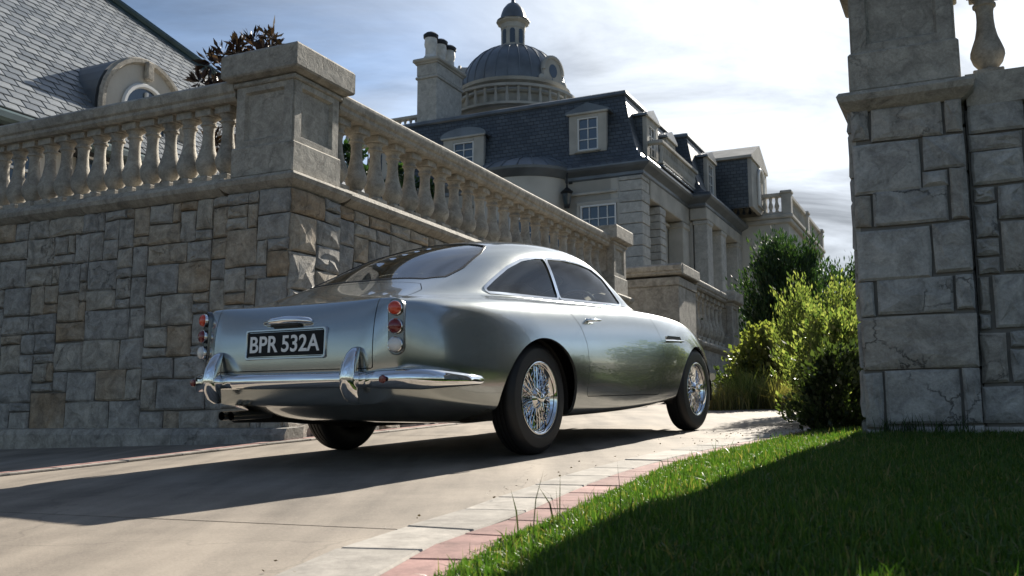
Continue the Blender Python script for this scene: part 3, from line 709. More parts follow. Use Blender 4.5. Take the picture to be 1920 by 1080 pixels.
def concrete_mat(name, c, stain=.60, crack=True):
    m, nt, b = mat(name); L = nt.links.new
    t = nd(nt, 'ShaderNodeTexCoord')
    n1 = nd(nt, 'ShaderNodeTexNoise'); n1.inputs['Scale'].default_value = 1.3; n1.inputs['Detail'].default_value = 8; n1.inputs['Roughness'].default_value = .65; L(t.outputs['Object'], n1.inputs['Vector'])
    mp_ = nd(nt, 'ShaderNodeMapping'); mp_.inputs['Rotation'].default_value = (0, 0, R_(31)); mp_.inputs['Scale'].default_value = (3.2, .35, 1); L(t.outputs['Object'], mp_.inputs[0])
    n2 = nd(nt, 'ShaderNodeTexNoise'); n2.inputs['Scale'].default_value = 1.6; n2.inputs['Detail'].default_value = 7; L(mp_.outputs[0], n2.inputs['Vector'])    # streaks along the way of travel
    n3 = nd(nt, 'ShaderNodeTexNoise'); n3.inputs['Scale'].default_value = 130; n3.inputs['Detail'].default_value = 5; n3.inputs['Roughness'].default_value = .75; L(t.outputs['Object'], n3.inputs['Vector'])
    a = nd(nt, 'ShaderNodeMath', operation='ADD'); L(n1.outputs['Fac'], a.inputs[0]); L(n2.outputs['Fac'], a.inputs[1])
    a2 = nd(nt, 'ShaderNodeMath', operation='MULTIPLY_ADD'); a2.inputs[1].default_value = .7; L(n3.outputs['Fac'], a2.inputs[0]); L(a.outputs[0], a2.inputs[2])
    h = nd(nt, 'ShaderNodeMapRange'); h.inputs['From Min'].default_value = 1.0; h.inputs['From Max'].default_value = 1.7; h.inputs['To Min'].default_value = 1 - stain; h.inputs['To Max'].default_value = 1 + stain * .45; L(a2.outputs[0], h.inputs[0])
    s = nd(nt, 'ShaderNodeVectorMath', operation='SCALE'); s.inputs[0].default_value = c; L(h.outputs[0], s.inputs['Scale'])
    last = s.outputs[0]
    if crack:
        v = nd(nt, 'ShaderNodeTexVoronoi', feature='DISTANCE_TO_EDGE'); v.inputs['Scale'].default_value = .75
        nw = nd(nt, 'ShaderNodeTexNoise'); nw.inputs['Scale'].default_value = 3; nw.inputs['Detail'].default_value = 6; L(t.outputs['Object'], nw.inputs['Vector'])
        mxv = nd(nt, 'ShaderNodeMixRGB'); mxv.inputs[0].default_value = .25; L(t.outputs['Object'], mxv.inputs[1]); L(nw.outputs['Color'], mxv.inputs[2]); L(mxv.outputs[0], v.inputs['Vector'])
        cr_ = nd(nt, 'ShaderNodeMapRange'); cr_.inputs['From Max'].default_value = .004; cr_.inputs['To Min'].default_value = .78; L(v.outputs['Distance'], cr_.inputs[0])
        s2 = nd(nt, 'ShaderNodeVectorMath', operation='SCALE'); L(last, s2.inputs[0]); L(cr_.outputs[0], s2.inputs['Scale']); last = s2.outputs[0]
    L(last, b.inputs['Base Color']); b.inputs['Roughness'].default_value = .8; b.inputs['Specular IOR Level'].default_value = .3
    bp = nd(nt, 'ShaderNodeBump'); bp.inputs['Strength'].default_value = .5; bp.inputs['Distance'].default_value = .004; L(a2.outputs[0], bp.inputs['Height']); L(bp.outputs[0], b.inputs['Normal'])
    return m
CONC = concrete_mat('driveway_concrete', (.285, .245, .20)); APRON = concrete_mat('apron_concrete', (.30, .265, .22), .5)
SOIL = plain('soil', (.055, .05, .03), .95, bump=.6, bscale=12, var=.4, vscale=2)
# terrain to the horizon
ax_ = np.r_[-900, -300, -120, -60, -30, -20, -14, np.arange(-10, 14.1, 1.0), 18, 26, 40, 80, 200, 900]; ay_ = np.r_[-300, -80, -30, -12, np.arange(-6, 26, 1.0), 30, 40, 60, 100, 250, 900, 2500]
V = [(x, y, gz(x, y) - .06) for y in ay_ for x in ax_]; n = len(ax_)
F = [(i * n + j, i * n + j + 1, (i + 1) * n + j + 1, (i + 1) * n + j) for i in range(len(ay_) - 1) for j in range(n - 1)]
tag(raw('ground', V, F, SOIL, smooth=True), kind='structure')
# driveway: concrete slabs between joints
JL = np.array([(-5.6, -.2), (-3.35, 4.2), (-1.2, 8.1), (.75, 12.3), (2.6, 15.6), (6.5, 20)], float)
JR = np.array([(-.95, -.9), (-.325, 3.0), (1.55, 6.7), (3.75, 9.3), (6.4, 11.4), (11, 14.5)], float)
Lc = smooth_path(np.c_[[(-5.6, -.2), (-4.2, 2.5), (-3.35, 4.2), (-2.71, 5.31), (-2.08, 6.39), (-1.2, 8.1), (-.3, 10.1), (.75, 12.3), (2.6, 15.6), (6.5, 20)], np.zeros(10)], 240)[:, :2]
Rc = smooth_path(np.c_[[(-.95, -.9), (-.72, 1.2), (-.5, 2.4), (-.41, 2.75), (-.22, 3.16), (-.05, 3.66), (.21, 4.34), (.68, 5.32), (1.33, 6.37), (2.12, 7.48), (3.75, 9.3), (6.4, 11.4), (11, 14.5)], np.zeros(13)], 240)[:, :2]
def seg(Cv, a, b):
    i, j = np.argmin(((Cv - a) ** 2).sum(1)), np.argmin(((Cv - b) ** 2).sum(1)); return Cv[i:j + 1]
drive = tag(empty('driveway'), kind='structure')
def resamp(P, n):
    t = np.r_[0, np.cumsum(np.linalg.norm(np.diff(P, axis=0), axis=1))]; tt = np.linspace(0, t[-1], n); return np.stack([np.interp(tt, t, P[:, k]) for k in (0, 1)], -1)
for i in range(5):
    a, b = resamp(seg(Lc, JL[i], JL[i + 1]), 40), resamp(seg(Rc, JR[i], JR[i + 1]), 40)
    tdir = (JL[i + 1] - JL[i]); tdir = tdir / np.linalg.norm(tdir); e = .006
    a[0] += tdir * e; b[0] += tdir * e; a[-1] -= tdir * e; b[-1] -= tdir * e
    V, F = strip_mesh(a, b, 40, 16, 0.0)
    # turn the slab's rim down so the joint has depth
    V = list(V); nb = 16; rim = [j for j in range(nb)] + [39 * nb + j for j in range(nb)]
    for base in (0, 39 * nb):
        k = len(V)
        for j in range(nb): x, y, z = V[base + j]; V.append((x, y, z - .03))
        for j in range(nb - 1): F.append((base + j, k + j, k + j + 1, base + j + 1) if base == 0 else (base + j + 1, k + j + 1, k + j, base + j))
    raw('concrete_slab', V, F, CONC, drive, smooth=False)
# apron between the left paver strip and the terrace
V, F = strip_mesh(np.c_[Lc[:, 0] - 9, Lc[:, 1] + 2.0][::6], (Lc + np.array([-.20, .08]))[::6], 40, 14, -.004)
tag(raw('forecourt', V, F, APRON, smooth=True), kind='structure')
# ---- paver strips
def paver_mat(name, c, var=.25):
    m, nt, b = mat(name); L = nt.links.new
    t = nd(nt, 'ShaderNodeTexCoord'); oi = nd(nt, 'ShaderNodeObjectInfo')
    n1 = nd(nt, 'ShaderNodeTexNoise'); n1.inputs['Scale'].default_value = 9; n1.inputs['Detail'].default_value = 8; n1.inputs['Roughness'].default_value = .7; L(t.outputs['Object'], n1.inputs['Vector'])
    h = nd(nt, 'ShaderNodeMapRange'); h.inputs['From Min'].default_value = .3; h.inputs['From Max'].default_value = .7; h.inputs['To Min'].default_value = 1 - var; h.inputs['To Max'].default_value = 1 + var; L(n1.outputs['Fac'], h.inputs[0])
    r = nd(nt, 'ShaderNodeMapRange'); r.inputs['To Min'].default_value = .78; r.inputs['To Max'].default_value = 1.15; L(oi.outputs['Random'], r.inputs[0])
    mu = nd(nt, 'ShaderNodeMath', operation='MULTIPLY'); L(h.outputs[0], mu.inputs[0]); L(r.outputs[0], mu.inputs[1])
    s = nd(nt, 'ShaderNodeVectorMath', operation='SCALE'); s.inputs[0].default_value = c; L(mu.outputs[0], s.inputs['Scale']); L(s.outputs[0], b.inputs['Base Color'])
    b.inputs['Roughness'].default_value = .85; b.inputs['Specular IOR Level'].default_value = .25
    bp = nd(nt, 'ShaderNodeBump'); bp.inputs['Strength'].default_value = .6; bp.inputs['Distance'].default_value = .006; L(n1.outputs['Fac'], bp.inputs['Height']); L(bp.outputs[0], b.inputs['Normal'])
    return m
PALE = paver_mat('pale_paver', (.33, .305, .27), .35); PINK = paver_mat('pink_paver', (.31, .185, .165), .4)
def curve_frames(P):
    d = np.gradient(P, axis=0); d /= np.linalg.norm(d, axis=1, keepdims=True); return d, np.stack([d[:, 1], -d[:, 0]], -1)   # tangent, right normal
def pavers(parent, C, s0, s1, o0, o1, length, mt, name, z0=.002, jit=.005, gap=.0035, seed=1, W=None):
    r = random.Random(seed)
    t = np.r_[0, np.cumsum(np.linalg.norm(np.diff(C, axis=0), axis=1))]; T, Nn = curve_frames(C)
    def pt(s, o):
        p = np.array([np.interp(s, t, C[:, k]) for k in (0, 1)]); nn = np.array([np.interp(s, t, Nn[:, k]) for k in (0, 1)]); return p + nn * o
    s = s0
    while s < s1:
        l = length * r.uniform(.75, 1.3); e = s + l
        f0 = 1 if W is None else W(s); f1 = 1 if W is None else W(e)
        a, b_, c, d = pt(s + gap, o0 * f0 + gap), pt(e - gap, o0 * f1 + gap), pt(e - gap, o1 * f1 - gap), pt(s + gap, o1 * f0 - gap)
        quad = [np.array([*p, 0]) + np.array([r.uniform(-jit, jit) * .6, r.uniform(-jit, jit) * .6, 0]) for p in (a, b_, c, d)]
        dz = r.uniform(-.0015, .002); ctr = sum(quad) / 4; V = []
        for lev, ins in ((-.05, 0), (0, 0), (.006, .07)):
            for p in quad:
                q = p + (ctr - p) * ins * .6; V.append((q[0], q[1], gz(q[0], q[1]) + z0 + dz + lev + .004))
        F = [(0, 4, 5, 1), (1, 5, 6, 2), (2, 6, 7, 3), (3, 7, 4, 0), (4, 8, 9, 5), (5, 9, 10, 6), (6, 10, 11, 7), (7, 11, 8, 4), (8, 11, 10, 9)]
        raw(name, V, [f[::-1] for f in F], mt, parent)
        s = e
wid = lambda s: float(np.interp(s, [0, 3.5, 5, 7, 9.5, 12], [1.0, 1.0, .92, .85, .62, .55]))
kr = tag(empty('paver_edging', 'curved edging of pale slabs and pink pavers between driveway and lawn', 'edging'))
pavers(kr, Rc, 1.6, 11.5, .0, .235, .34, PALE, 'pale_paver', seed=3, W=wid)
pavers(kr, Rc, 1.6, 11.5, .235, .40, .27, PINK, 'pink_paver', seed=4, W=wid)
kl = tag(empty('paver_band', 'narrow band of cracked pink pavers beside the terrace wall forecourt', 'edging'))
pavers(kl, Lc, 1.0, 12, -.20, -.09, .26, PINK, 'pink_paver', seed=5); pavers(kl, Lc, 1.0, 12, -.09, -.0, .38, PALE, 'pale_paver', seed=6)
# ================================================================ STONEWORK
C0 = np.array([-1.749, 7.6, 0.0]); TH = R_(25.5)
QV = np.array([math.cos(TH), -math.sin(TH), 0]); AV = np.array([math.sin(TH), math.cos(TH), 0])
MBW = Matrix([[QV[i], AV[i], (0, 0, 1)[i], C0[i]] for i in range(3)] + [[0, 0, 0, 1]])        # (q right, p away, z up) of the estate
def bw(q, p): return C0[:2] + QV[:2] * q + AV[:2] * p
def gqp(q, p): x, y = bw(q, p); return float(gz(x, y))
def on_face(u, v, ax, val):
    nv = QV if ax == 'q' else AV
    P = on_plane(u, v, C0 + nv * val, nv) - C0
    return float(P @ QV), float(P @ AV), float(P[2])
def stone_mat(name, ramp, crack=.5, bump=.8, stain=.5, rough=.85, sc=1.0):
    m, nt, b = mat(name); L = nt.links.new
    t = nd(nt, 'ShaderNodeTexCoord'); oi = nd(nt, 'ShaderNodeObjectInfo')
    off = nd(nt, 'ShaderNodeVectorMath', operation='MULTIPLY_ADD'); k = nd(nt, 'ShaderNodeCombineXYZ')
    for i in range(3): L(oi.outputs['Random'], k.inputs[i])
    off.inputs[1].default_value = (37, 53, 71); L(k.outputs[0], off.inputs[0]); L(t.outputs['Object'], off.inputs[2])
    vec = off.outputs[0]
    def noise(s, d, r=.6, dist=0):
        n_ = nd(nt, 'ShaderNodeTexNoise'); n_.inputs['Scale'].default_value = s * sc; n_.inputs['Detail'].default_value = d; n_.inputs['Roughness'].default_value = r; n_.inputs['Distortion'].default_value = dist; L(vec, n_.inputs['Vector']); return n_
    nA, nB, nC = noise(2.2, 6, .6, .4), noise(9, 8, .7, .6), noise(70, 6, .7)
    base = nd(nt, 'ShaderNodeValToRGB'); base.color_ramp.interpolation = 'LINEAR'
    while len(base.color_ramp.elements) < len(ramp): base.color_ramp.elements.new(.5)
    for e_, (p_, c_) in zip(base.color_ramp.elements, ramp): e_.position = p_; e_.color = (*c_, 1)
    mixr = nd(nt, 'ShaderNodeMath', operation='MULTIPLY_ADD'); mixr.inputs[1].default_value = .5; mixr.inputs[2].default_value = -.25; L(nA.outputs['Fac'], mixr.inputs[0])
    adr = nd(nt, 'ShaderNodeMath', operation='ADD', use_clamp=True); L(oi.outputs['Random'], adr.inputs[0]); L(mixr.outputs[0], adr.inputs[1]); L(adr.outputs[0], base.inputs[0])
    h = nd(nt, 'ShaderNodeMapRange'); h.inputs['From Min'].default_value = .32; h.inputs['From Max'].default_value = .68; h.inputs['To Min'].default_value = 1 - stain; h.inputs['To Max'].default_value = 1 + stain * .5; L(nB.outputs['Fac'], h.inputs[0])
    h2 = nd(nt, 'ShaderNodeMapRange'); h2.inputs['From Min'].default_value = .3; h2.inputs['From Max'].default_value = .7; h2.inputs['To Min'].default_value = .8; h2.inputs['To Max'].default_value = 1.15; L(nC.outputs['Fac'], h2.inputs[0])
    mu = nd(nt, 'ShaderNodeMath', operation='MULTIPLY'); L(h.outputs[0], mu.inputs[0]); L(h2.outputs[0], mu.inputs[1])
    s = nd(nt, 'ShaderNodeVectorMath', operation='SCALE'); L(base.outputs[0], s.inputs[0]); L(mu.outputs[0], s.inputs['Scale']); last = s.outputs[0]
    hgt = nd(nt, 'ShaderNodeMath', operation='MULTIPLY_ADD'); hgt.inputs[1].default_value = .3; L(nC.outputs['Fac'], hgt.inputs[0]); L(nB.outputs['Fac'], hgt.inputs[2]); hl = hgt.outputs[0]
    if crack:
        v = nd(nt, 'ShaderNodeTexVoronoi', feature='DISTANCE_TO_EDGE'); v.inputs['Scale'].default_value = 5 * sc
        mv = nd(nt, 'ShaderNodeMixRGB'); mv.inputs[0].default_value = .16; L(vec, mv.inputs[1]); L(nB.outputs['Color'], mv.inputs[2]); L(mv.outputs[0], v.inputs['Vector'])
        c_ = nd(nt, 'ShaderNodeMapRange'); c_.inputs['From Max'].default_value = .02; c_.inputs['To Min'].default_value = 0; L(v.outputs['Distance'], c_.inputs[0])
        ms = nd(nt, 'ShaderNodeMapRange'); ms.inputs['From Min'].default_value = .5; ms.inputs['From Max'].default_value = .62; L(nA.outputs['Fac'], ms.inputs[0])     # cracks only in patches
        iv = nd(nt, 'ShaderNodeMath', operation='SUBTRACT'); iv.inputs[0].default_value = 1; L(c_.outputs[0], iv.inputs[1])
        mm = nd(nt, 'ShaderNodeMath', operation='MULTIPLY'); L(iv.outputs[0], mm.inputs[0]); L(ms.outputs[0], mm.inputs[1])
        fd = nd(nt, 'ShaderNodeMath', operation='MULTIPLY_ADD'); fd.inputs[1].default_value = -crack; fd.inputs[2].default_value = 1; L(mm.outputs[0], fd.inputs[0])
        s2 = nd(nt, 'ShaderNodeVectorMath', operation='SCALE'); L(last, s2.inputs[0]); L(fd.outputs[0], s2.inputs['Scale']); last = s2.outputs[0]
        hs = nd(nt, 'ShaderNodeMath', operation='MULTIPLY_ADD'); hs.inputs[1].default_value = -.5; L(mm.outputs[0], hs.inputs[0]); L(hl, hs.inputs[2]); hl = hs.outputs[0]
    L(last, b.inputs['Base Color']); b.inputs['Roughness'].default_value = rough; b.inputs['Specular IOR Level'].default_value = .3
    bp = nd(nt, 'ShaderNodeBump'); bp.inputs['Strength'].default_value = bump; bp.inputs['Distance'].default_value = .018; L(hl, bp.inputs['Height']); L(bp.outputs[0], b.inputs['Normal'])
    return m
RUBBLE = stone_mat('wall_stone', [(0, (.35, .335, .31)), (.4, (.42, .395, .355)), (.7, (.45, .41, .345)), (.9, (.45, .375, .285)), (1, (.38, .285, .19))])
PIERST = stone_mat('pier_stone', [(0, (.39, .38, .36)), (.5, (.45, .435, .405)), (1, (.42, .385, .335))], crack=.6, stain=.45, sc=.8)
CAST = stone_mat('cast_stone', [(0, (.37, .345, .30)), (1, (.45, .415, .355))], crack=.3, bump=.5, stain=.45)
MORTAR = plain('mortar', (.19, .178, .16), .95, bump=.4, bscale=40)
def stone(parent, M, a0, a1, z0, z1, depth, r, mt, name='stone', jit=.008, gap=.0048, rough=.012):
    """one hewn block in the plane of a face: M maps (a along, out, z)"""
    w_, h_ = a1 - a0, z1 - z0
    ca, cz = (a0 + a1) / 2, (z0 + z1) / 2
    J = lambda k: r.uniform(-k, k)
    out = []
    P = []
    bev = min(.016, w_ * .12, h_ * .12)
    for (fa, fz) in ((0, 0), (.5, 0), (1, 0), (1, .5), (1, 1), (.5, 1), (0, 1), (0, .5)):
        P.append((a0 + gap + fa * (w_ - 2 * gap) + J(jit), z0 + gap + fz * (h_ - 2 * gap) + J(jit)))
    V = [(a, -.03, z) for a, z in P] + [(a, depth * .45 + J(.003), z) for a, z in P]
    V += [(a + (ca - a) / (w_ / 2) * bev, depth + J(rough * .35), z + (cz - z) / (h_ / 2) * bev) for a, z in P]
    V += [(a * .45 + ca * .55 + J(.05 * w_), depth + rough * .5 + J(rough * .6), z * .45 + cz * .55 + J(.05 * h_)) for a, z in P]
    V.append((ca, depth + rough * .6 + J(rough * .6), cz))
    F = []
    for lev in range(3):
        for k in range(8): F.append((lev * 8 + k, lev * 8 + (k + 1) % 8, lev * 8 + 8 + (k + 1) % 8, lev * 8 + 8 + k))
    for k in range(8): F.append((24 + k, 24 + (k + 1) % 8, 32))
    V = np.asarray(V) @ M[:3, :3].T + M[:3, 3]
    if np.linalg.det(M[:3, :3]) > 0: F = [f[::-1] for f in F]
    return raw(name, V, F, mt, parent)
def ashlar(a0, a1, z0, z1, unit, r, sizes):
    na, nz_ = int(round((a1 - a0) / unit)), int(round((z1 - z0) / unit)); ua, uz = (a1 - a0) / na, (z1 - z0) / nz_
    G = np.zeros((nz_, na), bool); out = []
    for j in range(nz_):
        for i in range(na):
            if G[j, i]: continue
            opts = sizes[:]; r.shuffle(opts)
            for (w_, h_) in opts + [(2, 1), (1, 2), (1, 1)]:
                if i + w_ <= na and j + h_ <= nz_ and not G[j:j + h_, i:i + w_].any():
                    if (na - i - w_) == 1 and w_ > 1 and not G[j, na - 1]: continue
                    break
            else: w_ = h_ = 1
            G[j:j + h_, i:i + w_] = True
            out.append((a0 + i * ua, a0 + (i + w_) * ua, z0 + j * uz, z0 + (j + h_) * uz))
    return out
SZ = [(2, 1), (3, 2), (2, 3), (3, 3), (4, 3), (4, 2), (3, 1), (5, 3), (6, 3), (5, 2), (4, 3), (3, 2), (2, 2), (5, 4)]
FACE_P = lambda p: mat4(np.array([[1, 0, 0], [0, -1, 0], [0, 0, 1]], float), (0, p, 0))              # facing the camera side: a = q
FACE_Q = lambda q: mat4(np.array([[0, 1, 0], [1, 0, 0], [0, 0, 1]], float), (q, 0, 0))              # facing right: a = p
FACE_QL = lambda q: mat4(np.array([[0, -1, 0], [1, 0, 0], [0, 0, 1]], float), (q, 0, 0))            # facing left: a = p
ZL = 2.43                                                                                              # top of the stonework
def baluster_prof(h, r):
    k = [(.86, 0), (.86, .10), (.60, .115), (.52, .135), (.62, .16), (.86, .21), (1.0, .28), (.98, .33), (.84, .40), (.66, .48), (.55, .57), (.50, .66), (.50, .74), (.56, .79), (.68, .80), (.68, .825), (.56, .835), (.62, .87), (.80, .90), (.86, .905), (.86, 1.0)]
    return [(a * r, b * h) for a, b in k]
BAL = {}
def baluster(parent, q, p, z, h, r, i=0):
    key = (round(h, 3), round(r, 3))
    if key not in BAL:
        V, F = lathe_vf(baluster_prof(h, r)[2:-2], 20, True); me = MB(); me.add(V, F)
        me.box((0, 0, h * .05), (r * 1.75, r * 1.75, h * .115), .006); me.box((0, 0, h * .955), (r * 1.75, r * 1.75, h * .10), .006)
        o = me.obj('baluster', CAST, parent, True, 35); BAL[key] = o.data
    else:
        o = link('baluster', BAL[key], parent)
    o.location = (q, p, z); o.rotation_euler = (0, 0, rng.uniform(-.03, .03)); return o
def molding(parent, name, prof, a0, a1, M, mt=None, seglen=None):
    """profile (out, z) run along a from a0 to a1 in blocks"""
    nseg = max(1, int(round((a1 - a0) / seglen))) if seglen else 1
    for k in range(nseg):
        s, e = a0 + (a1 - a0) * k / nseg + .002, a0 + (a1 - a0) * (k + 1) / nseg - .002
        dz = rng.uniform(-.002, .002)
        V, F = loft([[(s, o, z + dz) for o, z in prof], [(e, o, z + dz) for o, z in prof]])
        V = np.asarray(V, float) @ M[:3, :3].T + M[:3, 3]
        if np.linalg.det(M[:3, :3]) < 0: F = [f[::-1] for f in F]
        raw(name, V, F, mt or CAST, parent, True, 25)
CAPP = [(-.33, .02), (-.30, 0), (.01, 0), (.035, .025), (.035, .055), (.055, .07), (.065, .10), (.065, .145), (.045, .165), (.02, .18), (-.30, .18), (-.33, .165)]
def shifted(prof, dz, do=0): return [(o + do, z + dz) for o, z in prof]
BASEP = [(-.33, 0), (.01, 0), (.05, .02), (.085, .05), (.095, .085), (.08, .115), (.03, .13), (.02, .15), (-.33, .15)]
ZR = 3.245                                                                                             # underside of the rail

def pedestal(parent, q0, q1, p0, p1, z0, top):
    """plinth, panelled die and cap above the stone shaft"""
    cq, cp, w_, d_ = (q0 + q1) / 2, (p0 + p1) / 2, q1 - q0, p1 - p0
    def slab(name, z, h, ex, ch, tz=0):
        m = MB(); m.box((cq, cp, z + h / 2), (w_ + 2 * ex, d_ + 2 * ex, h), ch); return m.obj(name, CAST, parent)
    m = MB(); rings = []
    for ex, z in ((.0, z0), (.04, z0 + .02), (.075, z0 + .055), (.085, z0 + .09), (.07, z0 + .115), (.025, z0 + .13)):
        rings.append([(cq + sx * (w_ / 2 + ex), cp + sy * (d_ / 2 + ex), z) for sx, sy in ((-1, -1), (1, -1), (1, 1), (-1, 1))])
    V, F = loft(rings); m.add(V, F); m.obj('ledge', CAST, parent, True, 25)
    slab('plinth', z0 + .131, .255, .012, .012)
    zd, hd = z0 + .387, top - .27 - (z0 + .387)
    # die: core with raised border on every face so the panel is sunk
    m = MB(); m.box((cq, cp, zd + hd / 2), (w_ - .07, d_ - .07, hd)); m.obj('die', CAST, parent)
    b_ = .085
    for face, (ln, M) in enumerate(((w_, mat4(np.eye(3), (cq, cp - d_ / 2 + .005, zd))), (w_, mat4(rotz(math.pi), (cq, cp + d_ / 2 - .005, zd))), (d_, mat4(rotz(math.pi / 2), (cq + w_ / 2 - .005, cp, zd))), (d_, mat4(rotz(-math.pi / 2), (cq - w_ / 2 + .005, cp, zd))))):
        m = MB(); x0, x1 = -ln / 2 + .02, ln / 2 - .02
        outer = [(x0, .0), (x1, 0), (x1, hd), (x0, hd)]; inner = [(x0 + b_, b_ * .6), (x1 - b_, b_ * .6), (x1 - b_, hd - b_ * .6), (x0 + b_, hd - b_ * .6)]
        V = [(a, 0, z) for a, z in outer] + [(a, 0, z) for a, z in inner] + [(a + (.018 if a < 0 else -.018), .032, z + (.018 if z < hd / 2 else -.018)) for a, z in inner] + [(a, .04, z) for a, z in outer]
        F = [(0, 1, 5, 4), (1, 2, 6, 5), (2, 3, 7, 6), (3, 0, 4, 7), (4, 5, 9, 8), (5, 6, 10, 9), (6, 7, 11, 10), (7, 4, 8, 11), (0, 3, 15, 12), (1, 0, 12, 13), (2, 1, 13, 14), (3, 2, 14, 15)]
        m.add(V, F, M); m.obj('panel_border', CAST, parent)
    m = MB(); m.box((cq, cp, zd + hd + .02), (w_ + .03, d_ + .03, .042), .01); m.obj('neck', CAST, parent)
    m = MB(); rings = []
    for ex, z in ((.03, top - .225), (.075, top - .205), (.085, top - .19), (.085, top - .02), (.07, top)):
        rings.append([(cq + sx * (w_ / 2 + ex), cp + sy * (d_ / 2 + ex), z) for sx, sy in ((-1, -1), (1, -1), (1, 1), (-1, 1))])
    V, F = loft(rings); m.add(V, F); m.obj('cap', CAST, parent)
def quoin_pier(parent, q0, q1, p0, p1, z0, z1, r, mt, faces='pqQ', unit=.1, sizes=None):
    core = MB(); core.box(((q0 + q1) / 2, (p0 + p1) / 2, (z0 + z1) / 2), (q1 - q0 - .02, p1 - p0 - .02, z1 - z0)); core.obj('core', MORTAR, parent)
    sizes = sizes or [(3, 2), (3, 3), (2, 2), (4, 2), (2, 1), (3, 2)]
    fs = {'p': (q0, q1, FACE_P(p0)), 'q': (p0, p1, FACE_Q(q1)), 'Q': (p0, p1, FACE_QL(q0))}
    for f in faces:
        a, b_, M = fs[f]
        for (x0, x1, y0, y1) in ashlar(a, b_, z0, z1, unit, r, sizes): stone(parent, M, x0, x1, y0, y1, .022, r, mt)
# ---- left retaining wall with balustrade
wl_ = empty('retaining_wall', 'tall wall of mixed grey and tan ashlar stones under the shorter thick balustrade', 'wall', mw=MBW)
r1 = random.Random(21)
m = MB(); m.box((-2.9, .4, 1.25), (5.0, .78, 2.36)); m.obj('core', MORTAR, wl_)
for (x0, x1, y0, y1) in ashlar(-5.4, -.60, .52, ZL, .088, r1, SZ): stone(wl_, FACE_P(0.0), x0, x1, y0, y1, .026, r1, RUBBLE)
molding(wl_, 'plinth_block', [(-.05, .10), (.17, .10), (.175, .50), (.15, .545), (-.05, .56)], -5.4, .16, FACE_P(0.0), RUBBLE, 1.15)
molding(wl_, 'ledge', shifted(BASEP, ZL), -5.4, -.66, FACE_P(0.0), None, 1.6)
bl = empty('balustrade', 'stone balustrade with closely set stout balusters, in front of the slate roof', 'balustrade', mw=MBW)
molding(bl, 'cap_rail', shifted(CAPP, ZR), -5.4, -.60, FACE_P(0.03), None, .78)
k = 0
q = -.80
while q > -5.3: baluster(bl, q, .15, ZL + .15, ZR - ZL - .15, .098); q -= .214
# corner pier
pr = empty('corner_pier', 'panelled stone pier at the corner where both balustrades meet', 'pier', mw=MBW)
quoin_pier(pr, -.60, .03, -.03, .62, .3, ZL, r1, RUBBLE, 'pq', .1)
pedestal(pr, -.59, .02, -.02, .61, ZL, 3.60)
# ---- right retaining wall along the drive
wr = empty('side_retaining_wall', 'ashlar stone wall behind the car, running back under the long balustrade', 'wall', mw=MBW)
m = MB(); m.box((-.41, 4.0, 1.3), (.80, 6.8, 2.4)); m.obj('core', MORTAR, wr)
for (x0, x1, y0, y1) in ashlar(.63, 7.4, .4, ZL, .115, r1, SZ): stone(wr, FACE_Q(0.0), x0, x1, y0, y1, .024, r1, RUBBLE)
molding(wr, 'ledge', shifted(BASEP, ZL), .70, 7.4, FACE_Q(0.0), None, 1.7)
b2 = empty('long_balustrade', 'long receding stone balustrade above the car roof, widely spaced balusters', 'balustrade', mw=MBW)
molding(b2, 'cap_rail', shifted(CAPP, ZR), .62, 7.44, FACE_Q(-.03), None, .85)
for k in range(22): baluster(b2, -.15, .80 + k * .304, ZL + .15, ZR - ZL - .15, .102)
p2 = empty('rail_end_pier', 'stone pier at the end of the long balustrade, behind the windscreen', 'pier', mw=MBW)
quoin_pier(p2, -.55, .06, 7.42, 8.02, .5, ZL, r1, RUBBLE, 'pq', .12); pedestal(p2, -.54, .05, 7.43, 8.01, ZL, 3.56)
# jog of the terrace with its own rail
w3 = empty('terrace_block', 'plain stone terrace block with a thick cap beside the rail end pier', 'wall', mw=MBW)
m = MB(); m.box((-.10, 9.85, 1.65), (1.16, 1.04, 2.5), .01); m.obj('block', CAST, w3)
m = MB(); m.box((-.10, 9.85, 2.97), (1.20, 1.08, .14), .012); m.obj('frieze', CAST, w3)
molding(w3, 'cap', shifted(CAPP, 3.08), -.75, .55, FACE_P(9.32)); 
m = MB(); m.box((-.1, 9.87, 3.17), (1.32, 1.06, .175), .015); m.obj('cap_slab', CAST, w3)
b3 = empty('short_balustrade', 'short low stone balustrade between terrace block and dark bush', 'balustrade', mw=MBW)
m = MB(); m.box((.17, 11.6, 1.3), (.62, 2.5, 1.34)); m.obj('base_wall', RUBBLE, b3)
molding(b3, 'base_rail', shifted(BASEP, 1.97), 10.38, 12.7, FACE_Q(.48)); molding(b3, 'cap_rail', shifted(CAPP, 3.0), 10.38, 12.7, FACE_Q(.45))
for k in range(8): baluster(b3, .33, 10.55 + k * .29, 2.12, .88, .10)
p3 = empty('low_end_pier', 'small stone pier ending the short balustrade at the bushes', 'pier', mw=MBW)
m = MB(); m.box((.25, 13.05, 1.4), (.66, .66, 1.2), .01); m.obj('shaft', CAST, p3); pedestal(p3, -.05, .55, 12.75, 13.35, 1.97, 3.25)
# terrace floor behind the balustrades
V = [(-30, .2, 2.40), (-.2, .2, 2.40), (-.2, 14, 2.40), (-.2, 60, 2.40), (-30, 60, 2.40)]
tf = raw('terrace', V, [(0, 1, 2, 3, 4)], APRON); tf.matrix_world = MBW; tag(tf, kind='structure')
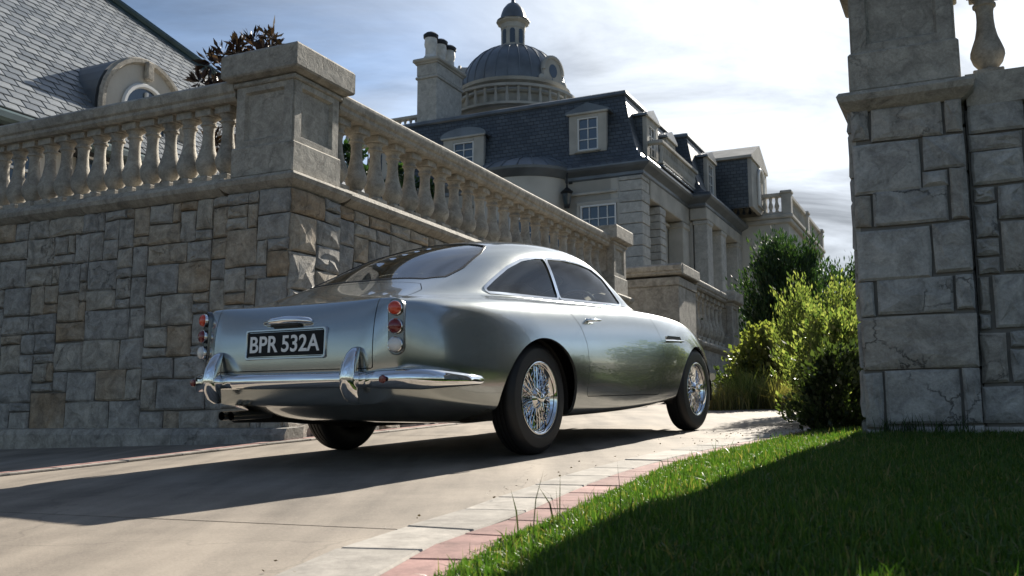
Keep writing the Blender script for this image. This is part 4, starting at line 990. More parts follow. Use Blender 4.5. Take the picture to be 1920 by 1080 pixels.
# ---- the gate pier on the right, stones set out as in the photograph
PG = .2187
gp = empty('gate_pier', 'tall shaded gate pier of large cracked ashlar blocks standing in the grass', 'pier', mw=MBW)
r2 = random.Random(5)
GQ0, GQ1 = 4.19, 4.84
def px_stone(parent, pl, x0, x1, y0, y1, mt, lim=None, dep=.022):
    um, vm_ = (x0 + x1) / 2, (y0 + y1) / 2
    a0, a1 = on_face(x0, vm_, 'p', pl)[0], on_face(x1, vm_, 'p', pl)[0]; z1, z0 = on_face(um, y0, 'p', pl)[2], on_face(um, y1, 'p', pl)[2]
    if lim: a0, a1 = (lim[0] if abs(a0 - lim[0]) < .05 else a0), (lim[1] if abs(a1 - lim[1]) < .045 else a1)
    stone(parent, FACE_P(pl), a0, a1, z0, z1, dep, r2, mt, jit=.004, gap=.0065, rough=.014)
GST = [(1603, 1630, 205, 266), (1631, 1768, 196, 262), (1769, 1808, 185, 250), (1605, 1727, 266, 363), (1728, 1818, 252, 318), (1728, 1780, 319, 352), (1781, 1826, 312, 412), (1608, 1635, 366, 428), (1636, 1781, 353, 421),
       (1610, 1748, 427, 526), (1749, 1832, 414, 512), (1612, 1642, 528, 596), (1643, 1790, 519, 589), (1791, 1836, 512, 581), (1615, 1838, 589, 693), (1618, 1659, 698, 803), (1660, 1804, 692, 797), (1805, 1840, 688, 795), (1620, 1664, 803, 850), (1665, 1845, 797, 850)]
m = MB(); m.box(((GQ0 + GQ1) / 2, PG + .31, 1.38), (GQ1 - GQ0 - .02, .60, 2.34)); m.obj('core', MORTAR, gp)
for a in GST: px_stone(gp, PG, *a, PIERST, (GQ0, GQ1))
for (x0, x1, y0, y1) in ashlar(PG + .005, PG + .62, .3, 2.52, .15, r2, [(2, 1), (2, 2), (3, 2), (4, 2)]): stone(gp, FACE_QL(GQ0), x0, x1, y0, y1, .02, r2, PIERST)
for (x0, x1, y0, y1) in ashlar(PG + .12, PG + .62, .3, 2.52, .15, r2, [(2, 1), (2, 2), (3, 2)]): stone(gp, FACE_Q(GQ1), x0, x1, y0, y1, .01, r2, PIERST)
pedestal(gp, GQ0 + .02, GQ1 - .01, PG - .01, PG + .60, 2.50, 3.62)
gw = empty('garden_wall', 'lower garden wall of small and large ashlar joining the gate pier', 'wall', mw=MBW)
PW = PG + .085
m = MB(); m.box((6.9, PW + .26, 1.35), (4.1, .50, 2.2)); m.obj('core', MORTAR, gw)
WST = [(1812, 1922, 180, 248), (1814, 1918, 248, 283), (1820, 1922, 280, 345), (1825, 1868, 350, 380), (1827, 1873, 381, 446), (1870, 1925, 345, 411), (1876, 1930, 412, 510), (1829, 1875, 447, 481), (1832, 1878, 482, 514), (1834, 1859, 518, 587), (1836, 1861, 588, 619), (1862, 1930, 513, 616),
       (1838, 1892, 622, 720), (1893, 1930, 619, 652), (1895, 1930, 653, 719), (1840, 1925, 723, 795), (1842, 1930, 797, 850)]
for a in WST: px_stone(gw, PW, *a, PIERST)
for (x0, x1, y0, y1) in ashlar(5.17, 8.9, .3, 2.43, .12, r2, SZ): stone(gw, FACE_P(PW), x0, x1, y0, y1, .022, r2, PIERST)
molding(gw, 'base_rail', [(-.5, 0), (.03, 0), (.03, .20), (-.5, .20)], 4.86, 8.9, mat4(FACE_P(PW)[:3, :3], (0, PW, 2.47)))
gb = empty('garden_balustrade', 'backlit stone baluster row on the lower garden wall', 'balustrade', mw=MBW)
for k in range(12): baluster(gb, 5.0 + k * .31, PW + .20, 2.672, .62, .10)
molding(gb, 'cap_rail', shifted(CAPP, 3.295), 4.9, 8.9, FACE_P(PW + .05), None, .9)
# ================================================================ THE MANSION
STUCCO = plain('stucco', (.50, .485, .44), .9, bump=.25, bscale=25, var=.14, vscale=.9)
TRIMST = plain('mansion_trim', (.43, .415, .375), .85, bump=.25, bscale=14, var=.22, vscale=1.1)
QUOIN = stone_mat('mansion_quoin', [(0, (.44, .44, .42)), (1, (.52, .51, .475))], crack=.2, bump=.4, stain=.3, sc=.4)
LEAD = plain('lead_roof', (.15, .17, .19), .42, .35, bump=.1, bscale=6, var=.25, vscale=1.2)
FRAMEW = plain('white_window_frame', (.72, .73, .72), .5)
PANE = plain('window_glass', (.03, .05, .075), .06, spec=1.0)
POT = plain('chimney_pot', (.62, .62, .60), .7, var=.2, vscale=4)
IRON = plain('dark_iron', (.02, .022, .025), .5, .3)
def shingle_mat(name, c1, c2, w_, h_, rough=.5):
    m, nt, b = mat(name); L = nt.links.new
    t = nd(nt, 'ShaderNodeTexCoord'); sx = nd(nt, 'ShaderNodeSeparateXYZ'); L(t.outputs['Object'], sx.inputs[0])
    ad_ = nd(nt, 'ShaderNodeMath', operation='ADD'); L(sx.outputs[0], ad_.inputs[0]); L(sx.outputs[1], ad_.inputs[1])
    cb = nd(nt, 'ShaderNodeCombineXYZ'); L(ad_.outputs[0], cb.inputs[0]); L(sx.outputs[2], cb.inputs[1])
    br = nd(nt, 'ShaderNodeTexBrick'); br.inputs['Scale'].default_value = 1; br.inputs['Brick Width'].default_value = w_; br.inputs['Row Height'].default_value = h_; br.inputs['Mortar Size'].default_value = .012
    br.inputs['Color1'].default_value = (*c1, 1); br.inputs['Color2'].default_value = (*c2, 1); br.inputs['Mortar'].default_value = (c1[0] * .35, c1[1] * .35, c1[2] * .35, 1); L(cb.outputs[0], br.inputs['Vector'])
    n = nd(nt, 'ShaderNodeTexNoise'); n.inputs['Scale'].default_value = 1.5; n.inputs['Detail'].default_value = 6; L(t.outputs['Object'], n.inputs['Vector'])
    h = nd(nt, 'ShaderNodeMapRange'); h.inputs['To Min'].default_value = .6; h.inputs['To Max'].default_value = 1.4; L(n.outputs['Fac'], h.inputs[0])
    s = nd(nt, 'ShaderNodeVectorMath', operation='SCALE'); L(br.outputs['Color'], s.inputs[0]); L(h.outputs[0], s.inputs['Scale']); L(s.outputs[0], b.inputs['Base Color'])
    b.inputs['Roughness'].default_value = rough
    bp = nd(nt, 'ShaderNodeBump'); bp.inputs['Strength'].default_value = .9; bp.inputs['Distance'].default_value = .03; bp.invert = True; L(br.outputs['Fac'], bp.inputs['Height']); L(bp.outputs[0], b.inputs['Normal'])
    return m
SHING = shingle_mat('mansard_slate', (.055, .068, .084), (.09, .105, .12), .28, .16, .42)
man = empty('mansion', 'grey stone mansion with slate mansard roofs, ribbed dome and tall chimney', 'mansion', mw=MBW)
ZT, ZE = 2.4, 10.55
def part(name, mt, fn, par=None, smooth=False, ang=30):
    m = MB(); fn(m); return m.obj(name, mt, par or man, smooth, ang)
def rect_ring(q0, q1, p0, p1, ins, z): return [(q0 + ins, p0 + ins, z), (q1 - ins, p0 + ins, z), (q1 - ins, p1 - ins, z), (q0 + ins, p1 - ins, z)]
def mansard(q0, q1, p0, p1, name='mansard_roof', top=13.85):
    k = (top - 10.6) / 3.25
    pr_ = [(-.36, 10.60), (-.30, 10.72), (-.05, 10.80), (.18, 11.02), (.40, 11.45), (.62, 12.15), (.82, 13.0), (.98, 13.72)]
    V, F = loft([rect_ring(q0, q1, p0, p1, i, 10.6 + (z - 10.6) * k) for i, z in pr_]); o = raw(name, V, F, SHING, man, True, 20)
    zt = 10.6 + (13.72 - 10.6) * k
    V, F = loft([rect_ring(q0, q1, p0, p1, i, z) for i, z in ((.93, zt - .04), (.88, zt + .02), (.90, zt + .13), (1.02, zt + .20), (3.0, zt + .55))]); raw('ridge_roll', V, F, LEAD, o, True, 30)
    return o
def eave(q0, q1, p0, p1, z=ZE):
    V, F = loft([rect_ring(q0, q1, p0, p1, i, zz) for i, zz in ((0, z - .42), (-.06, z - .36), (-.06, z - .25), (-.2, z - .16), (-.34, z - .10), (-.40, z - .02), (-.40, z + .04), (-.3, z + .06))])
    return raw('cornice', V, F, LEAD, man, True, 25)
def window(par, M, w_, h_, nx, ny, name='window', fr=.07, arch_=False):
    """M maps (x across, y out, z up) with the origin at the window's bottom centre"""
    m = MB(); m.box((0, .0, h_ / 2), (w_, .03, h_), 0, M); o = m.obj(name, PANE, par)
    m = MB()
    for s in (-1, 1): m.box((s * (w_ / 2 - fr / 2), .045, h_ / 2), (fr, .07, h_), .008, M)
    for z in (fr / 2, h_ - fr / 2): m.box((0, .045, z), (w_ - 2 * fr - .002, .068, fr), .008, M)
    m.obj('frame', FRAMEW, o)
    m = MB()
    for i in range(1, nx): m.box((-w_ / 2 + w_ * i / nx, .038, h_ / 2), (.035, .035, h_ - 2 * fr - .004), 0, M)
    for j in range(1, ny): m.box((0, .034, h_ * j / ny), (w_ - 2 * fr - .004, .030, .035), 0, M)
    m.obj('glazing_bars', FRAMEW, o); return o
def WF(q, p, z): return mat4(np.array([[1, 0, 0], [0, -1, 0], [0, 0, 1]], float), (q, p, z))       # on a wall facing the drive end (-p)
def WS(q, p, z): return mat4(np.array([[0, 1, 0], [1, 0, 0], [0, 0, 1]], float), (q, p, z))        # on a wall facing right (+q)
# main block and second pavilion
part('wall', STUCCO, lambda m: (m.box((-13, 34.3, 6.4), (12.4, 11.8, 8.0)),))
part('pavilion_wall', STUCCO, lambda m: m.box((-9.5, 38.2, 6.4), (7.0, 6.0, 7.98)))
eave(-19.6, -6.2, 28.4, 40); mansard(-19.6, -6.2, 28.4, 40)
eave(-12.6, -5.45, 34.6, 41.6); mansard(-12.6, -5.45, 34.6, 41.6, top=13.75)
# front wall dressing
part('front_wall', STUCCO, lambda m: m.box((-13.5, 28.65, 6.3), (12.1, .5, 7.9)))
def quoins(q0, q1, p0, p1, z0, z1, h, r):
    z = z0; k = 0
    while z < z1 - .05:
        e = .0 if k % 2 else .03; zz = min(z + h, z1)
        m = MB(); m.box(((q0 + q1) / 2, (p0 + p1) / 2, (z + zz) / 2), (q1 - q0 + e, p1 - p0 + e, zz - z - .02), .018); m.obj('quoin', QUOIN, man); z = zz; k += 1
rq = random.Random(3)
quoins(-7.1, -6.2, 28.3, 29.2, 2.4, 10.13, .42, rq)
quoins(-6.75, -6.12, 30.3, 31.0, 2.4, 9.35, .30, rq)
part('architrave', TRIMST, lambda m: (m.box((-6.55, 32.2, 9.75), (.8, 5.9, .76), .03),))
part('pilaster', TRIMST, lambda m: (m.box((-6.45, 34.0, 5.85), (.65, .9, 7.0), .03), m.box((-6.45, 34.0, 9.2), (.75, 1.0, .25), .04)))
part('recess_wall', STUCCO, lambda m: m.box((-7.0, 32.4, 5.9), (.3, 4.0, 7.0)))
window(man, WS(-6.83, 32.3, 5.0), 1.15, 3.5, 2, 6, 'french_window')
part('door_surround', TRIMST, lambda m: (m.box((-6.8, 31.55, 6.8), (.16, .2, 3.9), .02), m.box((-6.8, 33.05, 6.8), (.16, .2, 3.9), .02), m.box((-6.8, 32.3, 8.9), (.2, 1.9, .3), .03), m.box((-6.76, 32.3, 9.15), (.3, 2.1, .12), .02)))
for p_ in (35.2, 37.7, 40.9):
    part('pilaster', QUOIN, lambda m: (m.box((-5.7, p_, 5.85), (.6, .85, 7.2), .03), m.box((-5.7, p_, 9.5), (.7, .95, .2), .04)))
part('pavilion_architrave', TRIMST, lambda m: m.box((-5.75, 38.1, 9.87), (.75, 6.9, .52), .03))
part('pavilion_recess', STUCCO, lambda m: m.box((-6.15, 38.1, 6.0), (.2, 6.6, 7.1)))
for p_ in (36.4, 39.3): window(man, WS(-6.03, p_, 5.2), 1.2, 3.4, 2, 5, 'french_window')
# front windows
window(man, WF(-7.95, 28.38, 7.0), 1.45, 2.15, 4, 4)
part('window_surround', TRIMST, lambda m: (m.box((-7.95, 28.36, 9.22), (1.75, .12, .16), .02), m.box((-8.77, 28.36, 8.0), (.14, .12, 2.3), .02), m.box((-7.13, 28.36, 8.0), (.14, .12, 2.3), .02)))
for q_ in (-15.3, -17.8): window(man, WF(q_, 28.38, 6.2), 1.3, 2.6, 3, 5)
part('string_course', TRIMST, lambda m: m.box((-8.4, 28.36, 9.62), (2.4, .12, .10), .02)); part('string_course', TRIMST, lambda m: m.box((-16.3, 28.36, 9.62), (6.4, .12, .10), .02))
# bow bay with a lead half-cone
bq, br_, bd_ = -11.25, 1.95, 1.55
def bow(r_, d_, z): return [(bq + r_ * math.cos(t), 28.5 - d_ * math.sin(t), z) for t in np.linspace(0, math.pi, 25)]
V, F = loft([bow(br_, bd_, 2.4), bow(br_, bd_, 10.5)], False, False); raw('bow_bay', V, F, STUCCO, man, True)
V, F = loft([bow(br_ + .02, bd_ + .02, 10.25), bow(br_ + .12, bd_ + .12, 10.35), bow(br_ + .28, bd_ + .28, 10.52), bow(br_ + .30, bd_ + .30, 10.62)], False, False); raw('bow_cornice', V, F, LEAD, man, True, 25)
V, F = loft([bow(br_ + .30, bd_ + .30, 10.62), bow(br_ * .95, bd_ * .9, 10.95), bow(br_ * .7, bd_ * .5, 11.2), bow(br_ * .5, .05, 11.3)], False, False); bwr = raw('bow_roof', V, F, LEAD, man, True)
for i, t in enumerate(np.linspace(.12, math.pi - .12, 11)):
    P = [(bq + a * math.cos(t), 28.5 - b * math.sin(t), z + .02) for a, b, z in ((br_ + .30, bd_ + .30, 10.62), (br_ * .95, bd_ * .9, 10.95), (br_ * .7, bd_ * .5, 11.2), (br_ * .5, .05, 11.3))]
    m = MB(); m.tube(P, .022, 5); m.obj('seam', LEAD, bwr)
for t in (.55, 1.2, 1.94, 2.6):
    c, s = math.cos(t), math.sin(t); tx = np.array([-br_ * s, -bd_ * c, 0]); tx /= np.linalg.norm(tx); ou = np.array([tx[1], -tx[0], 0]); ou = ou if ou[1] < 0 else -ou
    window(man, mat4(np.stack([np.cross(ou, [0, 0, 1]), ou, [0, 0, 1]], 1), (bq + br_ * c, 28.5 - bd_ * s, 6.3)), .95, 2.3, 2, 4)
# dormers
def dormer(M, w_, h_, d_, style, ww, wh, wz, nx=2, ny=3):
    """M: x across, y out, z up, origin at the middle of the sill line on the front plane"""
    m = MB(); t_ = (w_ - ww) / 2
    for s in (-1, 1): m.box((s * (ww / 2 + t_ / 2), -.09, h_ / 2), (t_, .18, h_), .015, M)
    m.box((0, -.09, (wz) / 2), (ww - .002, .176, wz), 0, M); m.box((0, -.09, (wz + wh + h_) / 2), (ww - .002, .176, h_ - wz - wh), 0, M)
    o = m.obj('dormer', TRIMST, man)
    for s in (-1, 1):
        m = MB(); m.box((s * (w_ / 2 - .08), -.18 - d_ / 2, h_ / 2), (.14, d_, h_ - .004), 0, M); m.obj('cheek', SHING, o)
    m = MB()
    if style == 'gable':
        top = [(-w_ / 2 - .14, h_), (w_ / 2 + .14, h_), (w_ / 2 + .14, h_ + .09), (0, h_ + .42), (-w_ / 2 - .14, h_ + .09)]
    elif style == 'steep':
        top = [(-w_ / 2 - .16, h_), (w_ / 2 + .16, h_), (w_ / 2 + .16, h_ + .12), (0, h_ + 1.05), (-w_ / 2 - .16, h_ + .12)]
    else:
        top = [(-w_ / 2 - .12, h_), (w_ / 2 + .12, h_)] + [((w_ / 2 + .12) * math.cos(a), h_ + .06 + .34 * math.sin(a)) for a in np.linspace(.15, math.pi - .15, 11)]
    V = [(a, .06, b) for a, b in top] + [(a, -d_ - .15, b) for a, b in top]; n = len(top)
    F = [tuple(range(n)), tuple(range(n, 2 * n))[::-1]] + [(i, n + i, n + (i + 1) % n, (i + 1) % n) for i in range(n)]
    m.add(V, F, M); m.obj('dormer_roof', LEAD if style != 'steep' else TRIMST, o)
    m = MB(); m.box((0, .03, h_ + .0), (w_ + .16, .10, .09), .02, M); m.obj('cornice', TRIMST, o); m = MB(); m.box((0, .02, wz - .04), (ww + .22, .10, .07), .015, M); m.obj('sill', TRIMST, o)
    window(o, M @ mat4(np.eye(3), (0, -.10, wz)), ww, wh, nx, ny, fr=.06); return o
dormer(WF(-8.5, 28.72, 11.35), 1.55, 1.60, 1.3, 'gable', .86, 1.34, .10)
dormer(WF(-14.0, 28.72, 11.35), 1.9, 1.35, 1.3, 'arch', .95, 1.0, .15)
dormer(WF(-17.2, 28.72, 11.35), 1.55, 1.55, 1.3, 'gable', .86, 1.3, .1)
dormer(WS(-6.45, 30.6, 11.15), 1.5, 1.75, 1.3, 'gable', .85, 1.3, .2)
dormer(WS(-6.45, 33.2, 11.15), 1.3, 1.6, 1.3, 'gable', .8, 1.2, .2)
dormer(WS(-5.75, 37.2, 11.1), 1.5, 1.75, 1.3, 'gable', .85, 1.35, .2)
# pedimented attic over the wing, arched light
att = dormer(WS(-4.35, 41.0, 11.0), 3.6, 2.35, 2.6, 'steep', .9, 1.3, .35, 2, 3)
m = MB()
for s in np.linspace(0, math.pi, 17)[:-1]:
    pass
arcp = [(-4.27, 41.0 + .62 * math.cos(t), 12.55 + .62 * math.sin(t)) for t in np.linspace(0, math.pi, 17)]
m.tube([(-4.27, 41.62, 11.3)] + arcp + [(-4.27, 40.38, 11.3)], .07, 6); m.obj('arch_moulding', FRAMEW, att, True)
# roof balcony on the first pavilion
bal = part('balcony_slab', LEAD, lambda m: m.box((-6.15, 32.6, 10.84), (.6, 5.2, .1), .02))
part('balcony_rail', TRIMST, lambda m: (m.box((-5.98, 32.6, 11.82), (.26, 5.3, .16), .03), m.box((-5.98, 32.6, 11.0), (.22, 5.2, .12), .02), m.box((-6.3, 30.05, 11.82), (.7, .24, .155), .03)), bal)
for k in range(22): part('pierced_panel', TRIMST, lambda m: m.lathe([(.05, 0), (.08, .1), (.085, .3), (.05, .45), (.08, .6), (.05, .7)], 6, mat4(np.eye(3), (-5.98, 30.15 + k * .23, 11.06))), bal, True)
# projecting wing with its balustraded roof
part('wing_wall', STUCCO, lambda m: m.box((-5.0, 46.7, 6.5), (3.7, 10.4, 8.6)))
part('wing_cornice', TRIMST, lambda m: (m.box((-4.95, 46.7, 10.9), (4.1, 10.8, .22), .05), m.box((-4.95, 46.7, 10.68), (3.95, 10.65, .24), .05)))
wing = part('wing_parapet', TRIMST, lambda m: (m.box((-3.2, 46.7, 11.98), (.34, 10.6, .2), .03), m.box((-3.2, 46.7, 11.08), (.3, 10.5, .14), .02), m.box((-4.8, 41.6, 11.98), (3.1, .34, .195), .03), m.box((-4.8, 41.6, 11.08), (3.1, .3, .135), .02)))
for (q_, p_) in ((-3.2, 41.6), (-3.2, 46.7), (-3.2, 51.8)): part('parapet_post', TRIMST, lambda m: (m.box((q_, p_, 11.5), (.46, .46, .98), .02), m.box((q_, p_, 12.08), (.56, .56, .16), .04)), wing)
for k in range(9): part('parapet_baluster', TRIMST, lambda m: m.lathe([(.09, 0), (.10, .05), (.06, .12), (.12, .3), (.06, .55), (.09, .74)], 8, mat4(np.eye(3), (-6.0 + k * .29, 41.6, 11.14))), wing, True)
for k in range(28): part('parapet_baluster', TRIMST, lambda m: m.lathe([(.09, 0), (.10, .05), (.06, .12), (.12, .3), (.06, .55), (.09, .74)], 8, mat4(np.eye(3), (-3.2, 42.1 + k * .34, 11.14))), wing, True)
for p_ in (43.5, 47, 50): window(man, WS(-3.13, p_, 5.4), 1.3, 3.0, 2, 4)
# chimney
cq1, _, _ = on_face(819, 150, 'p', 29.6); ctop = on_face(819, 112, 'p', 29.6)[2]
ch = part('chimney', QUOIN, lambda m: (m.box((cq1 - .5, 30.75, (13.0 + ctop) / 2 - .2), (.98, 2.3, ctop - 13.4), .02),))
part('chimney_band', QUOIN, lambda m: (m.box((cq1 - .5, 30.75, ctop - .72), (1.12, 2.44, .12), .03), m.box((cq1 - .5, 30.75, ctop - .32), (1.02, 2.34, .62), .02)), ch)
part('chimney_cap', TRIMST, lambda m: (m.box((cq1 - .5, 30.75, ctop + .06), (1.34, 2.64, .18), .05), m.box((cq1 - .5, 30.75, ctop - .06), (1.16, 2.48, .1), .03)), ch)
for k, p_ in enumerate((29.9, 30.75, 31.55)):
    po = part('chimney_pot', POT, lambda m: m.lathe([(.30, 0), (.31, .12), (.25, .2), (.235, .55), (.27, .62), (.29, .75), (.27, .95), (.27, 1.0)], 16, mat4(np.eye(3), (cq1 - .5, p_, ctop + .15))), ch, True)
    part('pot_cowl', IRON, lambda m: m.lathe([(.26, 1.0), (.33, 1.03), (.34, 1.16), (.22, 1.26), (.001, 1.3)], 16, mat4(np.eye(3), (cq1 - .5, p_, ctop + .15))), po, True)
# dome, drum, lantern
PD = 36.0
dq, _, dz0 = on_face(962, 181, 'p', PD); dz1 = on_face(962, 92, 'p', PD)[2]
depth_ = float((C0 + QV * dq + AV * PD)[1]); DR = 94 / FPX * depth_ * 1.10
Hd = (dz1 - dz0)
DM = mat4(np.eye(3), (dq, PD, 0))
drum = part('drum', TRIMST, lambda m: m.lathe([(DR * 1.02, 12.5), (DR * 1.02, dz0 - .75), (DR * 1.08, dz0 - .7), (DR * 1.08, dz0 - .62), (DR * .98, dz0 - .55), (DR * .98, dz0 - .2), (DR * 1.07, dz0 - .12), (DR * 1.09, dz0 + .02), (DR * 1.0, dz0 + .05)], 48, DM), None, True)
for k in range(36):
    a = 2 * math.pi * k / 36; part('drum_baluster', TRIMST, lambda m: m.lathe([(.07, 0), (.10, .2), (.05, .55), (.08, .75)], 7, mat4(np.eye(3), (dq + DR * 1.16 * math.cos(a), PD + DR * 1.16 * math.sin(a), dz0 - 1.3))), drum, True)
part('drum_rail', TRIMST, lambda m: (m.lathe([(DR * 1.1, dz0 - .55), (DR * 1.22, dz0 - .55), (DR * 1.22, dz0 - .42), (DR * 1.1, dz0 - .42), (DR * 1.1, dz0 - .55)], 48, DM, cap=False), m.lathe([(DR * 1.1, dz0 - 1.42), (DR * 1.22, dz0 - 1.42), (DR * 1.22, dz0 - 1.3), (DR * 1.1, dz0 - 1.3), (DR * 1.1, dz0 - 1.42)], 48, DM, cap=False)), drum, True, 30)
dprof = [(DR * math.cos(t), dz0 + .02 + Hd * math.sin(t) ** .96) for t in np.linspace(0, R_(76), 22)]
dome = part('dome', LEAD, lambda m: m.lathe(dprof, 64, DM, cap=False), None, True)
for k in range(28):
    a = 2 * math.pi * (k + .5) / 28; part('seam', LEAD, lambda m: m.tube([(dq + r_ * math.cos(a), PD + r_ * math.sin(a), z + .01) for r_, z in dprof], .030, 5), dome)
lz0 = dprof[-1][1]; sc_ = depth_ / FPX
lw = 25 * sc_; lz1 = on_face(958, 47, 'p', PD)[2]
lan = part('lantern', TRIMST, lambda m: (m.lathe([(lw * 1.15, lz0 - .1), (lw * 1.15, lz0 + .12), (lw * .98, lz0 + .14), (lw * .98, lz1 - .1)], 8, DM), m.lathe([(lw * 1.0, lz1 - .35), (lw * 1.04, lz1 - .3), (lw * 1.04, lz1 - .08), (lw * 1.3, lz1 + .02), (lw * 1.32, lz1 + .1), (lw, lz1 + .1)], 8, DM)))
for k in range(8):
    a = 2 * math.pi * (k + .5) / 8; c, s = math.cos(a), math.sin(a); ra = lw * .98 * math.cos(math.pi / 8)
    hh = lz1 - .40 - (lz0 + .18)
    part('lantern_light', PANE, lambda m: m.prism([(-lw * .2, 0), (lw * .2, 0), (lw * .2, hh * .85)] + [(lw * .2 * math.cos(t), hh * .85 + lw * .2 * math.sin(t)) for t in np.linspace(.3, math.pi - .3, 5)] + [(-lw * .2, hh * .85)], -.02, .012, 1, mat4(np.array([[-s, c, 0], [c, s, 0], [0, 0, 1]]).T, (dq + ra * c, PD + ra * s, lz0 + .18))), lan)
ltop = on_face(952, 8, 'p', PD)[2]
part('lantern_roof', LEAD, lambda m: m.lathe([(lw * 1.34, lz1 + .1), (lw * 1.3, lz1 + .16), (lw * 1.02, lz1 + .24), (lw * .96, lz1 + .24 + .3 * (ltop - lz1 - .24)), (lw * .80, lz1 + .24 + .6 * (ltop - lz1 - .24)), (lw * .5, lz1 + .24 + .88 * (ltop - lz1 - .24)), (lw * .2, ltop), (lw * .13, ltop + .12), (lw * .22, ltop + .28), (lw * .1, ltop + .45), (lw * .05, ltop + .6), (.002, ltop + 1.0)], 16, DM), lan, True)
for az, zz, rr_ in ((R_(205), dz0 + .85, .62), (R_(-18), dz0 + .62, .66), (R_(95), dz0 + .7, .62)):
    c, s = math.cos(az), math.sin(az); M = mat4(np.array([[-s, c, 0], [c, s, 0], [0, 0, 1]]).T, (dq + DR * .98 * c, PD + DR * .98 * s, zz))
    oc = part('dome_dormer', TRIMST, lambda m: m.prism([(-rr_, -.75), (rr_, -.75), (rr_ * 1.02, .0)] + [(rr_ * math.cos(t), rr_ * math.sin(t)) for t in np.linspace(.12, math.pi - .12, 13)] + [(-rr_ * 1.02, 0)], -.9, .06, 1, M))
    part('oculus', PANE, lambda m: m.prism([(rr_ * .42 * math.cos(t), rr_ * .5 * math.sin(t)) for t in np.linspace(0, 2 * math.pi, 18, endpoint=False)], .05, .075, 1, M), oc)
    part('archivolt', TRIMST, lambda m: m.tube([tuple((M @ np.array([rr_ * 1.02 * math.cos(t), .07, rr_ * 1.02 * math.sin(t), 1]))[:3]) for t in np.linspace(-.1, math.pi + .1, 17)], .09, 6), oc, True)
    for sg in (-1, 1): part('volute', TRIMST, lambda m: m.lathe([(.001, 0), (.2, .0), (.22, .06), (.1, .12), (.001, .13)], 14, M @ mat4(np.array([[1, 0, 0], [0, 0, 1], [0, -1, 0]], float), (sg * (rr_ + .12), .0, -.55))), oc, True)
# roof terrace rail left of the chimney
rt = part('roof_rail', TRIMST, lambda m: (m.box((cq1 - 3.6, 31.5, 14.95), (5.0, .3, .16), .03), m.box((cq1 - 3.6, 31.5, 14.1), (5.0, .3, .5), .03)))
for k in range(17): part('rail_baluster', TRIMST, lambda m: m.lathe([(.09, 0), (.11, .12), (.05, .35), (.09, .53)], 8, mat4(np.eye(3), (cq1 - 1.3 - k * .29, 31.5, 14.34))), rt, True)
# wall lantern by the bow
lq, lp, lz = on_face(1063, 372, 'p', 28.0)
wlp = empty('wall_lantern', 'dark iron lantern bracketed to the mansion wall between bow bay and window', 'lantern', mw=MBW)
part('bracket', IRON, lambda m: (m.tube([(lq, 28.40, lz + .95), (lq, 28.2, lz + 1.1), (lq, 28.0, lz + .95), (lq, 28.0, lz + .42)], .035, 6), m.box((lq, 28.38, lz + .9), (.16, .05, .5), .01)), wlp, True)
part('cage', IRON, lambda m: (m.lathe([(.10, -.38), (.12, -.34), (.20, .18), (.22, .2), (.26, .24), (.12, .36), (.03, .44), (.001, .46)], 6, mat4(np.eye(3), (lq, 28.0, lz)))), wlp)
part('glass', PANE, lambda m: m.lathe([(.125, -.30), (.205, .16)], 6, mat4(np.eye(3), (lq, 28.0, lz)), cap=False), wlp)
# ================================================================ LEFT WING HOUSE with slates
SLATE = None
def slate_mat():
    m, nt, b = mat('roof_slate'); L = nt.links.new
    oi = nd(nt, 'ShaderNodeObjectInfo'); t = nd(nt, 'ShaderNodeTexCoord')
    g = nd(nt, 'ShaderNodeNewGeometry')
    ad_ = nd(nt, 'ShaderNodeMath', operation='ADD'); L(oi.outputs['Random'], ad_.inputs[0]); L(g.outputs['Random Per Island'], ad_.inputs[1])
    fr = nd(nt, 'ShaderNodeMath', operation='FRACT'); L(ad_.outputs[0], fr.inputs[0])
    cr_ = nd(nt, 'ShaderNodeValToRGB'); cr_.color_ramp.elements[0].color = (.12, .135, .15, 1); cr_.color_ramp.elements[1].color = (.23, .245, .255, 1); L(fr.outputs[0], cr_.inputs[0])
    n = nd(nt, 'ShaderNodeTexNoise'); n.inputs['Scale'].default_value = 14; n.inputs['Detail'].default_value = 7; L(t.outputs['Object'], n.inputs['Vector'])
    h = nd(nt, 'ShaderNodeMapRange'); h.inputs['To Min'].default_value = .6; h.inputs['To Max'].default_value = 1.35; L(n.outputs['Fac'], h.inputs[0])
    s = nd(nt, 'ShaderNodeVectorMath', operation='SCALE'); L(cr_.outputs[0], s.inputs[0]); L(h.outputs[0], s.inputs['Scale']); L(s.outputs[0], b.inputs['Base Color'])
    b.inputs['Roughness'].default_value = .38
    bp = nd(nt, 'ShaderNodeBump'); bp.inputs['Strength'].default_value = .3; bp.inputs['Distance'].default_value = .01; L(n.outputs['Fac'], bp.inputs['Height']); L(bp.outputs[0], b.inputs['Normal'])
    return m
SLATE = slate_mat(); VERD = plain('verdigris_lead', (.06, .095, .10), .45, .3, var=.25, vscale=3)
DARKU = plain('roof_underlay', (.02, .022, .026), .9)
lh = empty('slate_roof_house', 'house with large pale slates and an arched dormer behind the left balustrade', 'house', mw=MBW)
EQ, EZ, SL = -6.55, 4.85, R_(48)
rp0 = C0 + QV * EQ + np.array([0, 0, EZ]); rn = QV * math.sin(SL) + np.array([0, 0, math.cos(SL)])
def roofuv(u, v):
    P = on_plane(u, v, rp0, rn) - C0; return float(P @ AV), (float(P[2]) - EZ) / math.sin(SL)            # along the eave, up the slope
hip = [roofuv(u, v) for u, v in ((372, 124), (300, 68), (250, 32), (195, -2))]
k_, b_ = np.polyfit([a[1] for a in hip], [a[0] for a in hip], 1)                                          # hip: a = k*s + b
